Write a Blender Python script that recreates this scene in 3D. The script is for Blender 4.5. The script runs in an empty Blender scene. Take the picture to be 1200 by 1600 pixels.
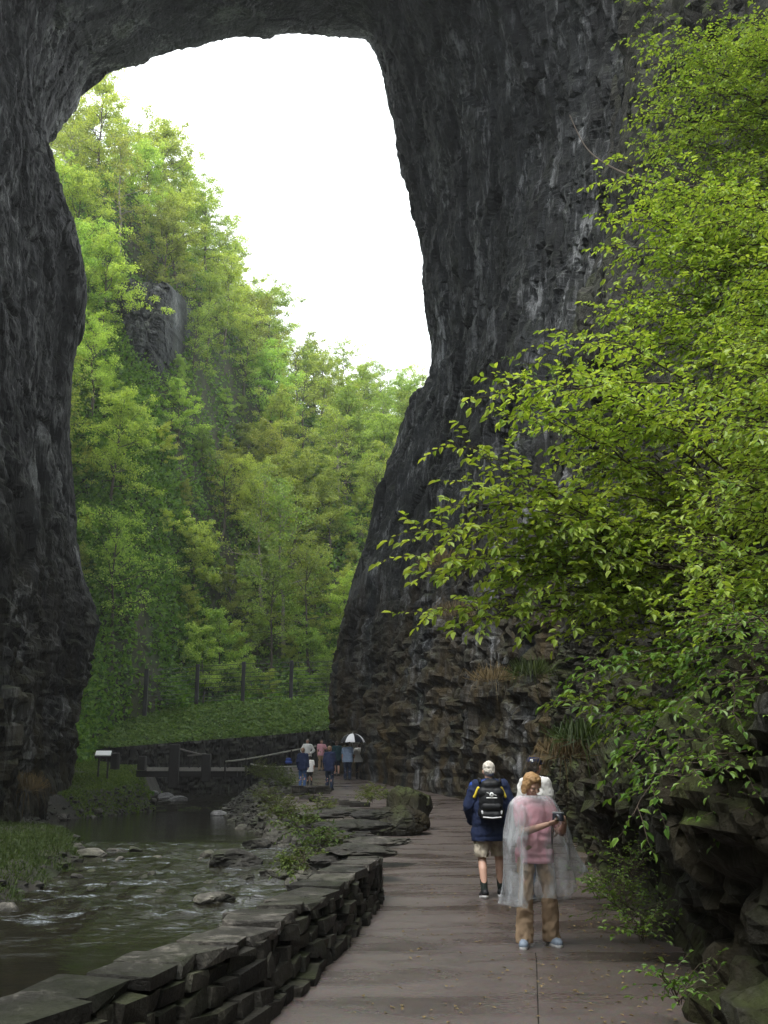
import bpy, bmesh, math, random
import numpy as np
from mathutils import Vector, Matrix

R = math.radians
SC = bpy.context.scene
COL = SC.collection
rng = np.random.default_rng(7)
random.seed(7)

# ------------------------------------------------------------------ camera, world, sun, exposure
CAM_Z = 1.65
PITCH = R(14.0)
cam_d = bpy.data.cameras.new('camera')
cam_d.sensor_fit = 'VERTICAL'
cam_d.sensor_height = 36.0
cam_d.lens = 36.0
cam_d.clip_start = 0.1
cam_d.clip_end = 2000
cam = bpy.data.objects.new('camera', cam_d)
COL.objects.link(cam)
cam.location = (0, 0, CAM_Z)
cam.rotation_euler = (math.pi / 2 + PITCH, 0, 0)
SC.camera = cam

SUN_EL, SUN_AZ = R(66), R(215)      # azimuth measured clockwise from +Y: light from behind and to the left
world = bpy.data.worlds.new('World')
SC.world = world
world.use_nodes = True
wn, wl = world.node_tree.nodes, world.node_tree.links
wn.clear()
sky = wn.new('ShaderNodeTexSky')
sky.sky_type = 'NISHITA'
sky.sun_disc = False
sky.sun_elevation = SUN_EL
sky.sun_rotation = SUN_AZ
sky.air_density = 1.0
sky.dust_density = 4.0
sky.ozone_density = 1.0
hs = wn.new('ShaderNodeHueSaturation')
hs.inputs['Saturation'].default_value = 0.16     # cloud cover takes the blue out
cl = wn.new('ShaderNodeMixRGB')
cl.blend_type = 'MIX'
cl.inputs['Fac'].default_value = 0.65            # even cloud layer over the clear-sky gradient
cl.inputs['Color2'].default_value = (10.5, 11.0, 11.3, 1)
bg = wn.new('ShaderNodeBackground')
bg.inputs['Strength'].default_value = 0.15
wo = wn.new('ShaderNodeOutputWorld')
wl.new(sky.outputs[0], hs.inputs['Color'])
wl.new(hs.outputs[0], cl.inputs['Color1'])
wl.new(cl.outputs[0], bg.inputs[0])
wl.new(bg.outputs[0], wo.inputs[0])

sun_d = bpy.data.lights.new('sun', 'SUN')
sun_d.energy = 1.5
sun_d.angle = R(25)
sun_d.color = (1.0, 0.97, 0.92)
sun = bpy.data.objects.new('sun', sun_d)
COL.objects.link(sun)
_sd = Vector((math.sin(SUN_AZ) * math.cos(SUN_EL), math.cos(SUN_AZ) * math.cos(SUN_EL), math.sin(SUN_EL)))
sun.rotation_euler = _sd.to_track_quat('Z', 'Y').to_euler()

SC.view_settings.view_transform = 'Standard'
SC.view_settings.look = 'None'
SC.view_settings.exposure = 1.1
SC.view_settings.gamma = 1.0
SC.render.engine = 'CYCLES'
SC.cycles.use_denoising = True
SC.cycles.max_bounces = 6
SC.cycles.diffuse_bounces = 4
SC.cycles.glossy_bounces = 3
SC.cycles.transmission_bounces = 4
SC.cycles.transparent_max_bounces = 12
SC.cycles.sample_clamp_indirect = 6.0
SC.cycles.caustics_reflective = False
SC.cycles.caustics_refractive = False

# ------------------------------------------------------------------ projection helpers (photo pixels -> places in the gorge)
CP, SP = math.cos(PITCH), math.sin(PITCH)
def ray(px, py):
    a = (px - 600) / 1600.0
    b = (800 - py) / 1600.0
    return np.array([a, CP - b * SP, SP + b * CP])
def P(px, py, Y):
    d = ray(px, py)
    return np.array([0, 0, CAM_Z]) + d * (Y / d[1])
def proj(p):
    x, y, z = p[0], p[1], p[2] - CAM_Z
    f = y * CP + z * SP
    u = -y * SP + z * CP
    return 600 + 1600 * x / f, 800 - 1600 * u / f

# ------------------------------------------------------------------ numpy noise
def _h(i, j, k, s=0):
    n = (i.astype(np.int64) * 374761393 + j.astype(np.int64) * 668265263 + k.astype(np.int64) * 2147483647 + s * 1274126177) & 0xFFFFFFFF
    n = ((n ^ (n >> 13)) * 1274126177) & 0xFFFFFFFF
    n = ((n ^ (n >> 16)) * 2246822519) & 0xFFFFFFFF
    return ((n ^ (n >> 15)) & 0xFFFFFF) / float(0xFFFFFF)
def vnoise(p, s=0):
    p = np.asarray(p, float)
    i = np.floor(p)
    f = p - i
    f = f * f * f * (f * (f * 6 - 15) + 10)
    i = i.astype(np.int64)
    r = 0
    for a in (0, 1):
        wa = f[:, 0] if a else 1 - f[:, 0]
        for b in (0, 1):
            wb = f[:, 1] if b else 1 - f[:, 1]
            for c in (0, 1):
                wc = f[:, 2] if c else 1 - f[:, 2]
                r = r + wa * wb * wc * _h(i[:, 0] + a, i[:, 1] + b, i[:, 2] + c, s)
    return r * 2 - 1
def fbm(p, o=4, s=0, g=0.5):
    p = np.asarray(p, float)
    r, a, t = 0, 1.0, 0
    for k in range(o):
        r = r + a * vnoise(p * (2.03 ** k) + 17.3 * k, s + k)
        t += a
        a *= g
    return r / t
def voro(p, s=0, jit=0.9):
    p = np.asarray(p, float)
    i = np.floor(p).astype(np.int64)
    f1 = np.full(len(p), 9.0)
    f2 = np.full(len(p), 9.0)
    cid = np.zeros(len(p))
    dv = np.zeros((len(p), 3))
    for a in (-1, 0, 1):
        for b in (-1, 0, 1):
            for c in (-1, 0, 1):
                ii, jj, kk = i[:, 0] + a, i[:, 1] + b, i[:, 2] + c
                q = np.stack([ii + .5 + jit * (_h(ii, jj, kk, s) - .5), jj + .5 + jit * (_h(ii, jj, kk, s + 1) - .5), kk + .5 + jit * (_h(ii, jj, kk, s + 2) - .5)], 1)
                v = p - q
                d = np.sqrt((v * v).sum(1))
                n = d < f1
                f2 = np.where(n, f1, np.minimum(f2, d))
                f1 = np.where(n, d, f1)
                cid = np.where(n, _h(ii, jj, kk, s + 3), cid)
                dv = np.where(n[:, None], v, dv)
    return f1, f2, cid, dv
def sstep(a, b, x):
    t = np.clip((x - a) / (b - a), 0, 1)
    return t * t * (3 - 2 * t)
def lerpk(x, keys):
    k = np.array(keys, float)
    return np.interp(x, k[:, 0], k[:, 1])

# ------------------------------------------------------------------ mesh helpers
def tag(o, label=None, cat=None, group=None, kind=None):
    if label: o['label'] = label
    if cat: o['category'] = cat
    if group: o['group'] = group
    if kind: o['kind'] = kind
    return o
def mesh_np(name, v, f, mat=None, smooth=False):
    v = np.asarray(v, np.float32).reshape(-1, 3)
    f = np.asarray(f, np.int32)
    me = bpy.data.meshes.new(name)
    me.vertices.add(len(v))
    me.vertices.foreach_set('co', v.ravel())
    n, k = f.shape
    me.loops.add(n * k)
    me.loops.foreach_set('vertex_index', f.ravel())
    me.polygons.add(n)
    me.polygons.foreach_set('loop_start', np.arange(0, n * k, k, dtype=np.int32))
    me.polygons.foreach_set('loop_total', np.full(n, k, np.int32))
    me.polygons.foreach_set('use_smooth', np.full(n, smooth, bool))
    me.update(calc_edges=True)
    me.validate()
    if mat: me.materials.append(mat)
    return me
def ob(name, me, parent=None, loc=None, rot=None, scale=None):
    o = bpy.data.objects.new(name, me)
    COL.objects.link(o)
    if parent is not None: o.parent = parent
    if loc is not None: o.location = [float(c) for c in loc]
    if rot is not None: o.rotation_euler = rot
    if scale is not None: o.scale = scale if hasattr(scale, '__len__') else (scale,) * 3
    return o
def empty(name, loc=(0, 0, 0), rz=0, scale=1):
    o = ob(name, None, None, loc, (0, 0, rz), scale)
    o.empty_display_size = 0.2
    return o
def grid_faces(nu, nv, closed_u=False):
    i, j = np.meshgrid(np.arange(nu if closed_u else nu - 1), np.arange(nv - 1), indexing='ij')
    a = i * nv + j
    i2 = (i + 1) % nu
    b = i2 * nv + j
    return np.stack([a, b, b + 1, a + 1], -1).reshape(-1, 4)
def grid_normals(G):
    du = np.gradient(G, axis=0)
    dv = np.gradient(G, axis=1)
    n = np.cross(du, dv)
    return n / (np.linalg.norm(n, axis=2, keepdims=True) + 1e-9)
def tubes(lines, sides=6):
    V, F, off = [], [], 0
    for pts, rad in lines:
        pts = np.asarray(pts, float)
        n = len(pts)
        rad = np.broadcast_to(np.asarray(rad, float), (n,))
        t = np.gradient(pts, axis=0)
        t /= np.linalg.norm(t, axis=1, keepdims=True) + 1e-9
        ref = np.where(np.abs(t[:, 2:3]) > .9, np.array([[1., 0, 0]]), np.array([[0, 0, 1.]]))
        a = np.cross(t, ref)
        a /= np.linalg.norm(a, axis=1, keepdims=True) + 1e-9
        b = np.cross(t, a)
        th = np.arange(sides) * 2 * math.pi / sides
        ring = pts[:, None] + rad[:, None, None] * (np.cos(th)[None, :, None] * a[:, None] + np.sin(th)[None, :, None] * b[:, None])
        V.append(ring.reshape(-1, 3))
        i, j = np.meshgrid(np.arange(n - 1), np.arange(sides), indexing='ij')
        j2 = (j + 1) % sides
        F.append(np.stack([i * sides + j, i * sides + j2, (i + 1) * sides + j2, (i + 1) * sides + j], -1).reshape(-1, 4) + off)
        off += n * sides
    return np.concatenate(V), np.concatenate(F)
def leafmesh(c, d, n, L, W, fold=0.25, simple=False):
    """c base points, d direction, n leaf normal, L length, W width"""
    c = np.asarray(c, float)
    N = len(c)
    d = d / (np.linalg.norm(d, axis=1, keepdims=True) + 1e-9)
    s = np.cross(d, n)
    s /= np.linalg.norm(s, axis=1, keepdims=True) + 1e-9
    u = np.cross(s, d)
    L = np.broadcast_to(L, (N,))[:, None]
    W = np.broadcast_to(W, (N,))[:, None]
    up = u * W * fold
    if simple:
        v = np.stack([c, c + d * L * .5 + s * W * .5 + up, c + d * L, c + d * L * .5 - s * W * .5 + up], 1)
        f = np.arange(N)[:, None] * 4 + np.array([[0, 1, 2, 3]])
        return v.reshape(-1, 3), f
    tip = c + d * L - u * L * .12
    v = np.stack([c, c + d * L * .28 + s * W * .46 + up, c + d * L * .66 + s * W * .40 + up, tip,
                  c + d * L * .66 - s * W * .40 + up, c + d * L * .28 - s * W * .46 + up], 1)
    f = (np.arange(N)[:, None, None] * 6 + np.array([[[0, 1, 2, 3], [0, 3, 4, 5]]])).reshape(-1, 4)
    return v.reshape(-1, 3), f
def unit(v):
    return v / (np.linalg.norm(v, axis=-1, keepdims=True) + 1e-9)
def rdir(n):
    return unit(rng.normal(size=(n, 3)))
def box_bm(bm, c, s, rz=0):
    m = Matrix.Translation(Vector([float(k) for k in c])) @ Matrix.Rotation(rz, 4, 'Z') @ Matrix.Diagonal((*[float(k) for k in s], 1))
    bmesh.ops.create_cube(bm, size=1, matrix=m)
def bm_mesh(name, bm, mat, bevel=0):
    if bevel:
        bmesh.ops.bevel(bm, geom=list(bm.edges), offset=bevel, segments=1, affect='EDGES')
    me = bpy.data.meshes.new(name)
    bm.to_mesh(me)
    bm.free()
    me.materials.append(mat)
    return me
def box_mesh(name, s, mat, bevel=0.01):
    bm = bmesh.new()
    box_bm(bm, (0, 0, 0), s)
    return bm_mesh(name, bm, mat, bevel)

# ------------------------------------------------------------------ materials
class NT:
    def __init__(self, name):
        self.m = bpy.data.materials.new(name)
        self.m.use_nodes = True
        self.n, self.l = self.m.node_tree.nodes, self.m.node_tree.links
        self.n.clear()
        self.out = self.n.new('ShaderNodeOutputMaterial')
    def new(self, t, **kw):
        nd = self.n.new(t)
        for k, v in kw.items():
            if k in nd.inputs: self.set(nd.inputs[k], v)
            else: setattr(nd, k, v)
        return nd
    def set(self, inp, v):
        if hasattr(v, 'is_linked'): self.l.new(v, inp)
        else:
            if hasattr(inp.default_value, '__len__') and hasattr(v, '__len__') and len(v) == 3 and len(inp.default_value) == 4: v = (*v, 1)
            inp.default_value = v
    def pos(self, scale=(1, 1, 1), obj=False):
        src = self.new('ShaderNodeTexCoord').outputs['Object'] if obj else self.new('ShaderNodeNewGeometry').outputs['Position']
        mp = self.new('ShaderNodeMapping')
        self.l.new(src, mp.inputs[0])
        mp.inputs['Scale'].default_value = scale
        return mp.outputs[0]
    def noise(self, vec, scale, detail=4, rough=.55, dist=0):
        nd = self.new('ShaderNodeTexNoise', Scale=scale, Detail=detail, Roughness=rough, Distortion=dist)
        self.l.new(vec, nd.inputs['Vector'])
        return nd.outputs['Fac']
    def voro(self, vec, scale, feature='F1', out='Distance'):
        nd = self.new('ShaderNodeTexVoronoi')
        nd.feature = feature
        nd.inputs['Scale'].default_value = scale
        self.l.new(vec, nd.inputs['Vector'])
        return nd.outputs[out]
    def ramp(self, fac, stops):
        nd = self.new('ShaderNodeValToRGB')
        self.l.new(fac, nd.inputs[0])
        e = nd.color_ramp.elements
        while len(e) < len(stops): e.new(0.5)
        for k, (p, c) in enumerate(stops):
            e[k].position = p
            e[k].color = (*c, 1) if hasattr(c, '__len__') else (c, c, c, 1)
        return nd.outputs[0]
    def mix(self, fac, a, b, mode='MIX'):
        nd = self.new('ShaderNodeMixRGB')
        nd.blend_type = mode
        self.set(nd.inputs[0], fac); self.set(nd.inputs[1], a); self.set(nd.inputs[2], b)
        return nd.outputs[0]
    def math(self, op, a, b=0.0):
        nd = self.new('ShaderNodeMath', operation=op)
        self.set(nd.inputs[0], a); self.set(nd.inputs[1], b)
        return nd.outputs[0]
    def mrange(self, v, a, b, c=0., d=1.):
        nd = self.new('ShaderNodeMapRange')
        for k, x in zip(range(5), (v, a, b, c, d)): self.set(nd.inputs[k], x)
        return nd.outputs[0]
    def sep(self, vec):
        nd = self.new('ShaderNodeSeparateXYZ')
        self.l.new(vec, nd.inputs[0])
        return nd.outputs
    def bump(self, h, strength=.5, dist=.05):
        nd = self.new('ShaderNodeBump', Strength=strength, Distance=dist)
        self.l.new(h, nd.inputs['Height'])
        return nd.outputs[0]
    def bsdf(self, **kw):
        nd = self.new('ShaderNodeBsdfPrincipled')
        for k, v in kw.items(): self.set(nd.inputs[k.replace('_', ' ')], v)
        self.l.new(nd.outputs[0], self.out.inputs[0])
        return nd
def plain(name, col, rough=.7, var=.25, scale=30, bump=.15, metal=0, spec=.5):
    t = NT(name)
    p = t.pos(obj=True)
    n = t.noise(p, scale, 5)
    c = t.mix(n, tuple(k * (1 - var) for k in col), tuple(min(1, k * (1 + var)) for k in col))
    t.bsdf(Base_Color=c, Roughness=rough, Metallic=metal, Normal=t.bump(n, bump, .01), Specular_IOR_Level=spec)
    return t.m

def rock_mat(name, dark, mid, light, brown=None, brown_z=(4, 14), moss=.0, streak=.16, fine=1.0, rough=.62, rnd=0, bump=.8, stain=False, spec=.12):
    t = NT(name)
    g = t.new('ShaderNodeNewGeometry')
    ps = t.pos((1, 1, streak))
    p = t.pos()
    n1 = t.noise(ps, 1.3 * fine, 9, .62, .6)
    n2 = t.noise(p, .22 * fine, 5, .6)
    n3 = t.noise(ps, 5.5 * fine, 6, .65)
    n4 = t.noise(p, 14 * fine, 6, .7)
    v = t.math('ADD', t.math('MULTIPLY', n1, .55), t.math('ADD', t.math('MULTIPLY', n2, .5), t.math('MULTIPLY', n3, .35)))
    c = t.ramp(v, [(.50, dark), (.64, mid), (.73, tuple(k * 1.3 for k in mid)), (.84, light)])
    c = t.mix(t.mrange(n4, .35, .65), t.mix(1., c, (.5, .5, .5), 'MULTIPLY'), t.mix(1., c, (1.2, 1.2, 1.2), 'MULTIPLY'))
    if stain:
        sn = t.noise(t.pos((1, 1, .11)), .32, 5, .6, .5)
        c = t.mix(1., c, t.ramp(sn, [(.34, .38), (.47, .85), (.56, 1.2), (.70, 1.8)]), 'MULTIPLY')
    if rnd:
        oi = t.new('ShaderNodeObjectInfo').outputs['Random']
        c = t.mix(1., c, t.mix(oi, (1 - rnd, 1 - rnd, 1 - rnd), (1 + rnd, 1 + rnd * .95, 1 + rnd * .85)), 'MULTIPLY')
    if brown:
        z = t.sep(g.outputs['Position'])[2]
        nb = t.noise(p, .45, 5, .6)
        m = t.math('MULTIPLY', t.mrange(t.math('ADD', z, t.math('MULTIPLY', nb, 6.0)), brown_z[1] + 3, brown_z[0] + 3), t.mrange(t.noise(ps, .9, 6), .36, .6))
        bc = t.mix(t.noise(p, 2.5, 6), tuple(k * .55 for k in brown), brown)
        c = t.mix(m, c, bc)
    if moss > 0:
        nz = t.sep(g.outputs['Normal'])[2]
        m = t.math('MULTIPLY', t.mrange(nz, -.1, .75), t.mrange(t.noise(p, 1.1, 6), .45, .65))
        m = t.math('MULTIPLY', m, moss)
        mc = t.mix(t.noise(p, 9, 5), (.02, .032, .008), (.07, .09, .022))
        c = t.mix(m, c, mc)
    vo = t.voro(ps, 2.2 * fine, 'DISTANCE_TO_EDGE')
    h = t.math('ADD', t.math('MULTIPLY', n3, .8), t.math('MULTIPLY', n4, .5))
    h = t.math('ADD', h, t.math('MULTIPLY', t.mrange(vo, 0, .07), .3 if fine < 3 else .05))
    t.bsdf(Base_Color=c, Roughness=t.mrange(n1, .3, .7, rough - .15, rough + .15), Normal=t.bump(h, bump, .12 / fine), Specular_IOR_Level=spec)
    return t.m

def leaf_mat(name, c1, c2, trans=.45, rough=.45, rand=.35, scale=.6, sub=(1.25, 1.2, .5)):
    t = NT(name)
    info = t.new('ShaderNodeObjectInfo')
    n = t.noise(t.pos(), scale, 3, .6)
    gi = t.new('ShaderNodeNewGeometry')
    rn = t.math('ADD', t.math('MULTIPLY', gi.outputs['Random Per Island'], .7), t.math('MULTIPLY', n, .45))
    c = t.mix(t.mrange(rn, .2, .85), c1, c2)
    hsv = t.new('ShaderNodeHueSaturation')
    t.set(hsv.inputs['Hue'], t.mrange(info.outputs['Random'], 0, 1, .5 - .014 * rand / .35, .5 + .035 * rand / .35))
    t.set(hsv.inputs['Value'], t.mrange(t.math('FRACT', t.math('MULTIPLY', info.outputs['Random'], 7.3)), 0, 1, 1 - rand, 1 + rand))
    t.l.new(c, hsv.inputs['Color'])
    bs = t.new('ShaderNodeBsdfPrincipled', Roughness=rough)
    bs.inputs['Specular IOR Level'].default_value = .35
    t.l.new(hsv.outputs[0], bs.inputs['Base Color'])
    tr = t.new('ShaderNodeBsdfTranslucent')
    t.l.new(t.mix(1., hsv.outputs[0], sub, 'MULTIPLY'), tr.inputs[0])
    mx = t.new('ShaderNodeMixShader')
    mx.inputs[0].default_value = trans
    t.l.new(bs.outputs[0], mx.inputs[1])
    t.l.new(tr.outputs[0], mx.inputs[2])
    t.l.new(mx.outputs[0], t.out.inputs[0])
    return t.m

M = {}
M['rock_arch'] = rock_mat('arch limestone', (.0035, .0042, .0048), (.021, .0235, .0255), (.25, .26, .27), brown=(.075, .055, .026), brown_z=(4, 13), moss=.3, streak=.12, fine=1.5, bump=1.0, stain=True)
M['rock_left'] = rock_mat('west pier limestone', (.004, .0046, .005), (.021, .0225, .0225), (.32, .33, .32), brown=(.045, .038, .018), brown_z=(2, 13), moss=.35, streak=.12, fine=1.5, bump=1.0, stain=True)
M['rock_near'] = rock_mat('ledge limestone', (.007, .007, .006), (.021, .021, .018), (.085, .085, .075), brown=(.032, .026, .013), brown_z=(1, 9), moss=.9, streak=.5, fine=1.8)  # mossy; tones lowered to stand in for shade under the overhanging foliage
M['rock_hill'] = rock_mat('outcrop limestone', (.012, .014, .015), (.045, .05, .052), (.24, .25, .25), moss=.7, streak=.4, fine=1.3, stain=True)
M['rock_river'] = rock_mat('river stone', (.02, .02, .018), (.06, .058, .052), (.18, .17, .15), moss=.45, streak=1, fine=4, rough=.5, rnd=.45)
M['rock_pale'] = rock_mat('pale river stone', (.05, .05, .05), (.13, .13, .13), (.32, .32, .32), streak=1, fine=4, rough=.45)
M['wall_stone'] = rock_mat('wall stone', (.008, .008, .007), (.022, .021, .018), (.075, .07, .06), moss=.3, streak=1, fine=5, rough=.5, rnd=.5)
M['cap_stone'] = rock_mat('cap stone', (.014, .014, .013), (.038, .036, .033), (.15, .14, .125), moss=.18, streak=1, fine=4, rough=.4, rnd=.45)
M['mortar'] = plain('dark mortar', (.025, .024, .02), .9, .4, 12)

t = NT('river bank earth')
p = t.pos()
n = t.noise(p, 1.2, 8, .65)
n2 = t.noise(p, 9, 6, .7)
c = t.mix(t.mrange(n, .35, .65), (.02, .018, .012), (.045, .04, .027))
c = t.mix(t.mrange(t.noise(p, .5, 5), .48, .62), c, (.035, .05, .015))
c = t.mix(t.mrange(n2, .3, .7), t.mix(1., c, (.45, .45, .45), 'MULTIPLY'), c)
t.bsdf(Base_Color=c, Roughness=.8, Normal=t.bump(t.math('ADD', n, n2), .9, .12))
M['earth'] = t.m

t = NT('forest floor')
p = t.pos()
n = t.noise(p, .5, 8, .65)
c = t.mix(t.mrange(n, .35, .65), (.045, .04, .02), (.035, .065, .014))
c = t.mix(t.mrange(t.noise(p, 2.5, 6), .35, .7), t.mix(1., c, (.5, .5, .5), 'MULTIPLY'), c)
t.bsdf(Base_Color=c, Roughness=.95, Normal=t.bump(n, .9, .4))
M['forest_floor'] = t.m

t = NT('wet aggregate concrete')
p = t.pos()
px_ = t.pos((.45, 1.6, 1))
spk = t.noise(p, 75, 3, .8)
big = t.noise(p, .55, 6, .6)
wet = t.noise(px_, .75, 7, .62, .4)
agg = t.voro(p, 60, 'F1', 'Color')
c = t.mix(t.mrange(big, .3, .7), (.066, .054, .049), (.112, .094, .087))
c = t.mix(t.mrange(spk, .3, .7), t.mix(1., c, (.38, .36, .34), 'MULTIPLY'), t.mix(1., c, (1.45, 1.42, 1.4), 'MULTIPLY'))
c = t.mix(.22, c, agg, 'OVERLAY')
wm = t.mrange(wet, .46, .66)
c = t.mix(t.math('MULTIPLY', wm, .7), c, t.mix(1., c, (.55, .52, .50), 'MULTIPLY'))
rg = t.mrange(wm, 0, 1, .38, .12)
t.bsdf(Base_Color=c, Roughness=rg, Normal=t.bump(t.math('ADD', t.math('MULTIPLY', spk, .6), big), .35, .012), Specular_IOR_Level=.5)
M['concrete'] = t.m
M['joint'] = plain('joint dirt', (.03, .027, .022), .9)

t = NT('river water')
p = t.pos()
y = t.sep(p)[1]
riff = t.math('MULTIPLY', t.mrange(y, 14.5, 18.5), t.mrange(y, 31, 28))
pn = t.pos((.55, 1.5, 1))
w1 = t.noise(pn, 1.4, 6, .65, .8)
w2 = t.noise(pn, 4.5, 5, .65, .4)
foam = t.math('MULTIPLY', t.mrange(t.math('ADD', t.math('MULTIPLY', w1, .65), t.math('MULTIPLY', w2, .35)), .545, .62), riff)
foam = t.math('MULTIPLY', foam, t.mrange(t.noise(t.pos((.8, 1.3, 1)), 16, 4, .7), .38, .62, .15, 1.))
c = t.mix(t.mrange(w1, .3, .7), (.009, .009, .006), (.016, .014, .008))
c = t.mix(t.math('MULTIPLY', foam, .65), c, (.34, .39, .43))
h = t.math('ADD', t.math('MULTIPLY', t.noise(pn, 3.2, 4, .6, .5), .6), t.math('MULTIPLY', t.noise(pn, 11, 3, .6), .25))
st = t.mrange(riff, 0, 1, .10, .75)
bp = t.new('ShaderNodeBump', Distance=.12)
t.l.new(h, bp.inputs['Height'])
t.l.new(st, bp.inputs['Strength'])
t.bsdf(Base_Color=c, Roughness=t.mrange(foam, 0, 1, .06, .45), IOR=1.33, Normal=bp.outputs[0])
M['water'] = t.m

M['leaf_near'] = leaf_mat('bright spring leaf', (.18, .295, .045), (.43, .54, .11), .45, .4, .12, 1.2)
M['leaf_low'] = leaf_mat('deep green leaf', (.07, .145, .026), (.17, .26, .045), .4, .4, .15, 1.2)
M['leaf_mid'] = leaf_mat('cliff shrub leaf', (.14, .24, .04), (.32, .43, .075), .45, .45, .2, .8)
M['leaf_hill'] = leaf_mat('hillside leaf', (.17, .26, .055), (.46, .54, .135), .5, .5, .35, .35)
M['leaf_under'] = leaf_mat('undergrowth leaf', (.06, .13, .022), (.17, .27, .045), .4, .6, .3, .4)
M['leaf_ivy'] = leaf_mat('ivy leaf', (.07, .15, .025), (.17, .27, .05), .35, .5, .2, .5)
M['lawn'] = leaf_mat('lawn grass', (.05, .10, .014), (.12, .18, .03), .4, .6, .1, .6)
M['leaf_bank'] = leaf_mat('bank weed leaf', (.04, .065, .014), (.10, .13, .03), .35, .6, .3, .8)
M['grass'] = leaf_mat('bank grass', (.022, .04, .007), (.055, .08, .015), .4, .6, .2, .6)
M['dry_grass'] = leaf_mat('dry hanging grass', (.10, .075, .035), (.20, .15, .07), .3, .8, .2, .8, sub=(1, .95, .8))
M['bark'] = plain('grey brown bark', (.075, .062, .048), .9, .45, 9, .6)
M['bark_pale'] = plain('pale bark', (.20, .18, .15), .9, .35, 9, .5)
M['twig'] = plain('brown twig', (.05, .035, .022), .8, .4, 20, .4)
M['dark_wood'] = plain('dark weathered timber', (.022, .02, .018), .85, .4, 9, .5)
M['pale_wood'] = plain('pale weathered timber', (.28, .27, .24), .8, .3, 9, .4)
M['deck_wood'] = plain('wet deck timber', (.14, .13, .115), .6, .3, 9, .3)
M['rope'] = plain('pale rail', (.30, .30, .25), .8, .2, 20)
M['steel_black'] = plain('black post metal', (.012, .013, .013), .55, .3, 20)
M['sign_white'] = plain('white sign face', (.80, .82, .82), .35, .05, 4, .02)
M['skin'] = plain('skin', (.52, .32, .24), .5, .08, 25, .05)
M['skin_tan'] = plain('tanned skin', (.42, .23, .16), .5, .08, 25, .05)
M['skin_dark'] = plain('dark skin', (.16, .09, .06), .5, .08, 25, .05)
M['lip'] = plain('lips', (.42, .14, .13), .4, .05)
M['eye_white'] = plain('eye white', (.45, .42, .40), .3, .02)
M['iris'] = plain('iris', (.03, .03, .03), .2, .02)
M['hair_white'] = plain('white hair', (.56, .52, .46), .7, .25, 60, .6)
M['hair_blond'] = plain('blond hair', (.42, .25, .11), .6, .4, 50, .6)
M['hair_grey'] = plain('grey hair', (.25, .23, .21), .7, .3, 50, .5)
M['hair_dark'] = plain('dark hair', (.02, .015, .012), .6, .4, 50, .5)
M['hair_sand'] = plain('light brown hair', (.20, .12, .07), .6, .4, 50, .5)
M['hair_brown'] = plain('brown hair', (.06, .035, .02), .6, .4, 50, .5)
def cloth(name, col, var=.18, rough=.85): return plain(name, col, rough, var, 14, .25, 0, .25)
M['pink'] = cloth('pink knit', (.80, .42, .48))
M['tan'] = cloth('tan cotton', (.36, .255, .165), .3)
M['beige'] = cloth('beige cotton', (.46, .41, .33))
M['navy'] = cloth('navy fleece', (.012, .02, .055))
M['blue'] = cloth('blue jacket nylon', (.02, .06, .28), .2, .5)
M['black'] = cloth('black nylon', (.010, .011, .013), .2, .55)
M['white_cloth'] = cloth('white cotton', (.72, .72, .70))
M['grey_cloth'] = cloth('pale grey cotton', (.42, .43, .42))
M['bluegrey'] = cloth('blue grey shirt', (.17, .23, .33))
M['denim'] = cloth('blue denim', (.05, .10, .22))
M['darkdenim'] = cloth('dark denim', (.015, .025, .05))
M['teal'] = cloth('dark teal jacket', (.015, .05, .06))
M['sock'] = cloth('dark sock', (.012, .018, .015))
M['yellow'] = cloth('yellow trim', (.70, .55, .05), .1, .6)
M['silver'] = plain('silver reflective tape', (.65, .66, .68), .3, .1, 30, .05)
M['white_rubber'] = plain('white shoe', (.70, .71, .72), .5, .1, 20)
M['blue_shoe'] = plain('grey blue shoe', (.22, .27, .34), .6, .4, 35)
M['dark_shoe'] = plain('dark shoe', (.02, .02, .025), .6, .3, 30)
M['cam_body'] = plain('camera body', (.03, .032, .05), .35, .2, 30, .05, 0)
M['cam_silver'] = plain('camera silver', (.6, .62, .66), .3, .05, 30, .02, .6)
M['glass'] = plain('lens glass', (.01, .01, .015), .05, .05)
M['umb_black'] = cloth('black umbrella cloth', (.008, .009, .014), .2, .5)
M['umb_white'] = cloth('white umbrella cloth', (.80, .82, .85), .05, .5)

t = NT('clear plastic film')
n = t.noise(t.pos((3, 3, 1.0), True), 2.2, 2.5, .5, .8)
fr = t.new('ShaderNodeLayerWeight', Blend=.4)
gl = t.new('ShaderNodeBsdfPrincipled', Roughness=.14, Normal=t.bump(n, .8, .06))
gl.inputs['Base Color'].default_value = (.66, .69, .72, 1)
tp = t.new('ShaderNodeBsdfTransparent')
tp.inputs[0].default_value = (.95, .96, .97, 1)
mx = t.new('ShaderNodeMixShader')
fac = t.math('ADD', t.math('MULTIPLY', fr.outputs['Facing'], .42), t.mrange(n, .48, .72, .02, .38))  # noise term paints pale streaks as highlights on the film
t.l.new(fac, mx.inputs[0])
t.l.new(tp.outputs[0], mx.inputs[1])
t.l.new(gl.outputs[0], mx.inputs[2])
t.l.new(mx.outputs[0], t.out.inputs[0])
M['plastic'] = t.m

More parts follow.
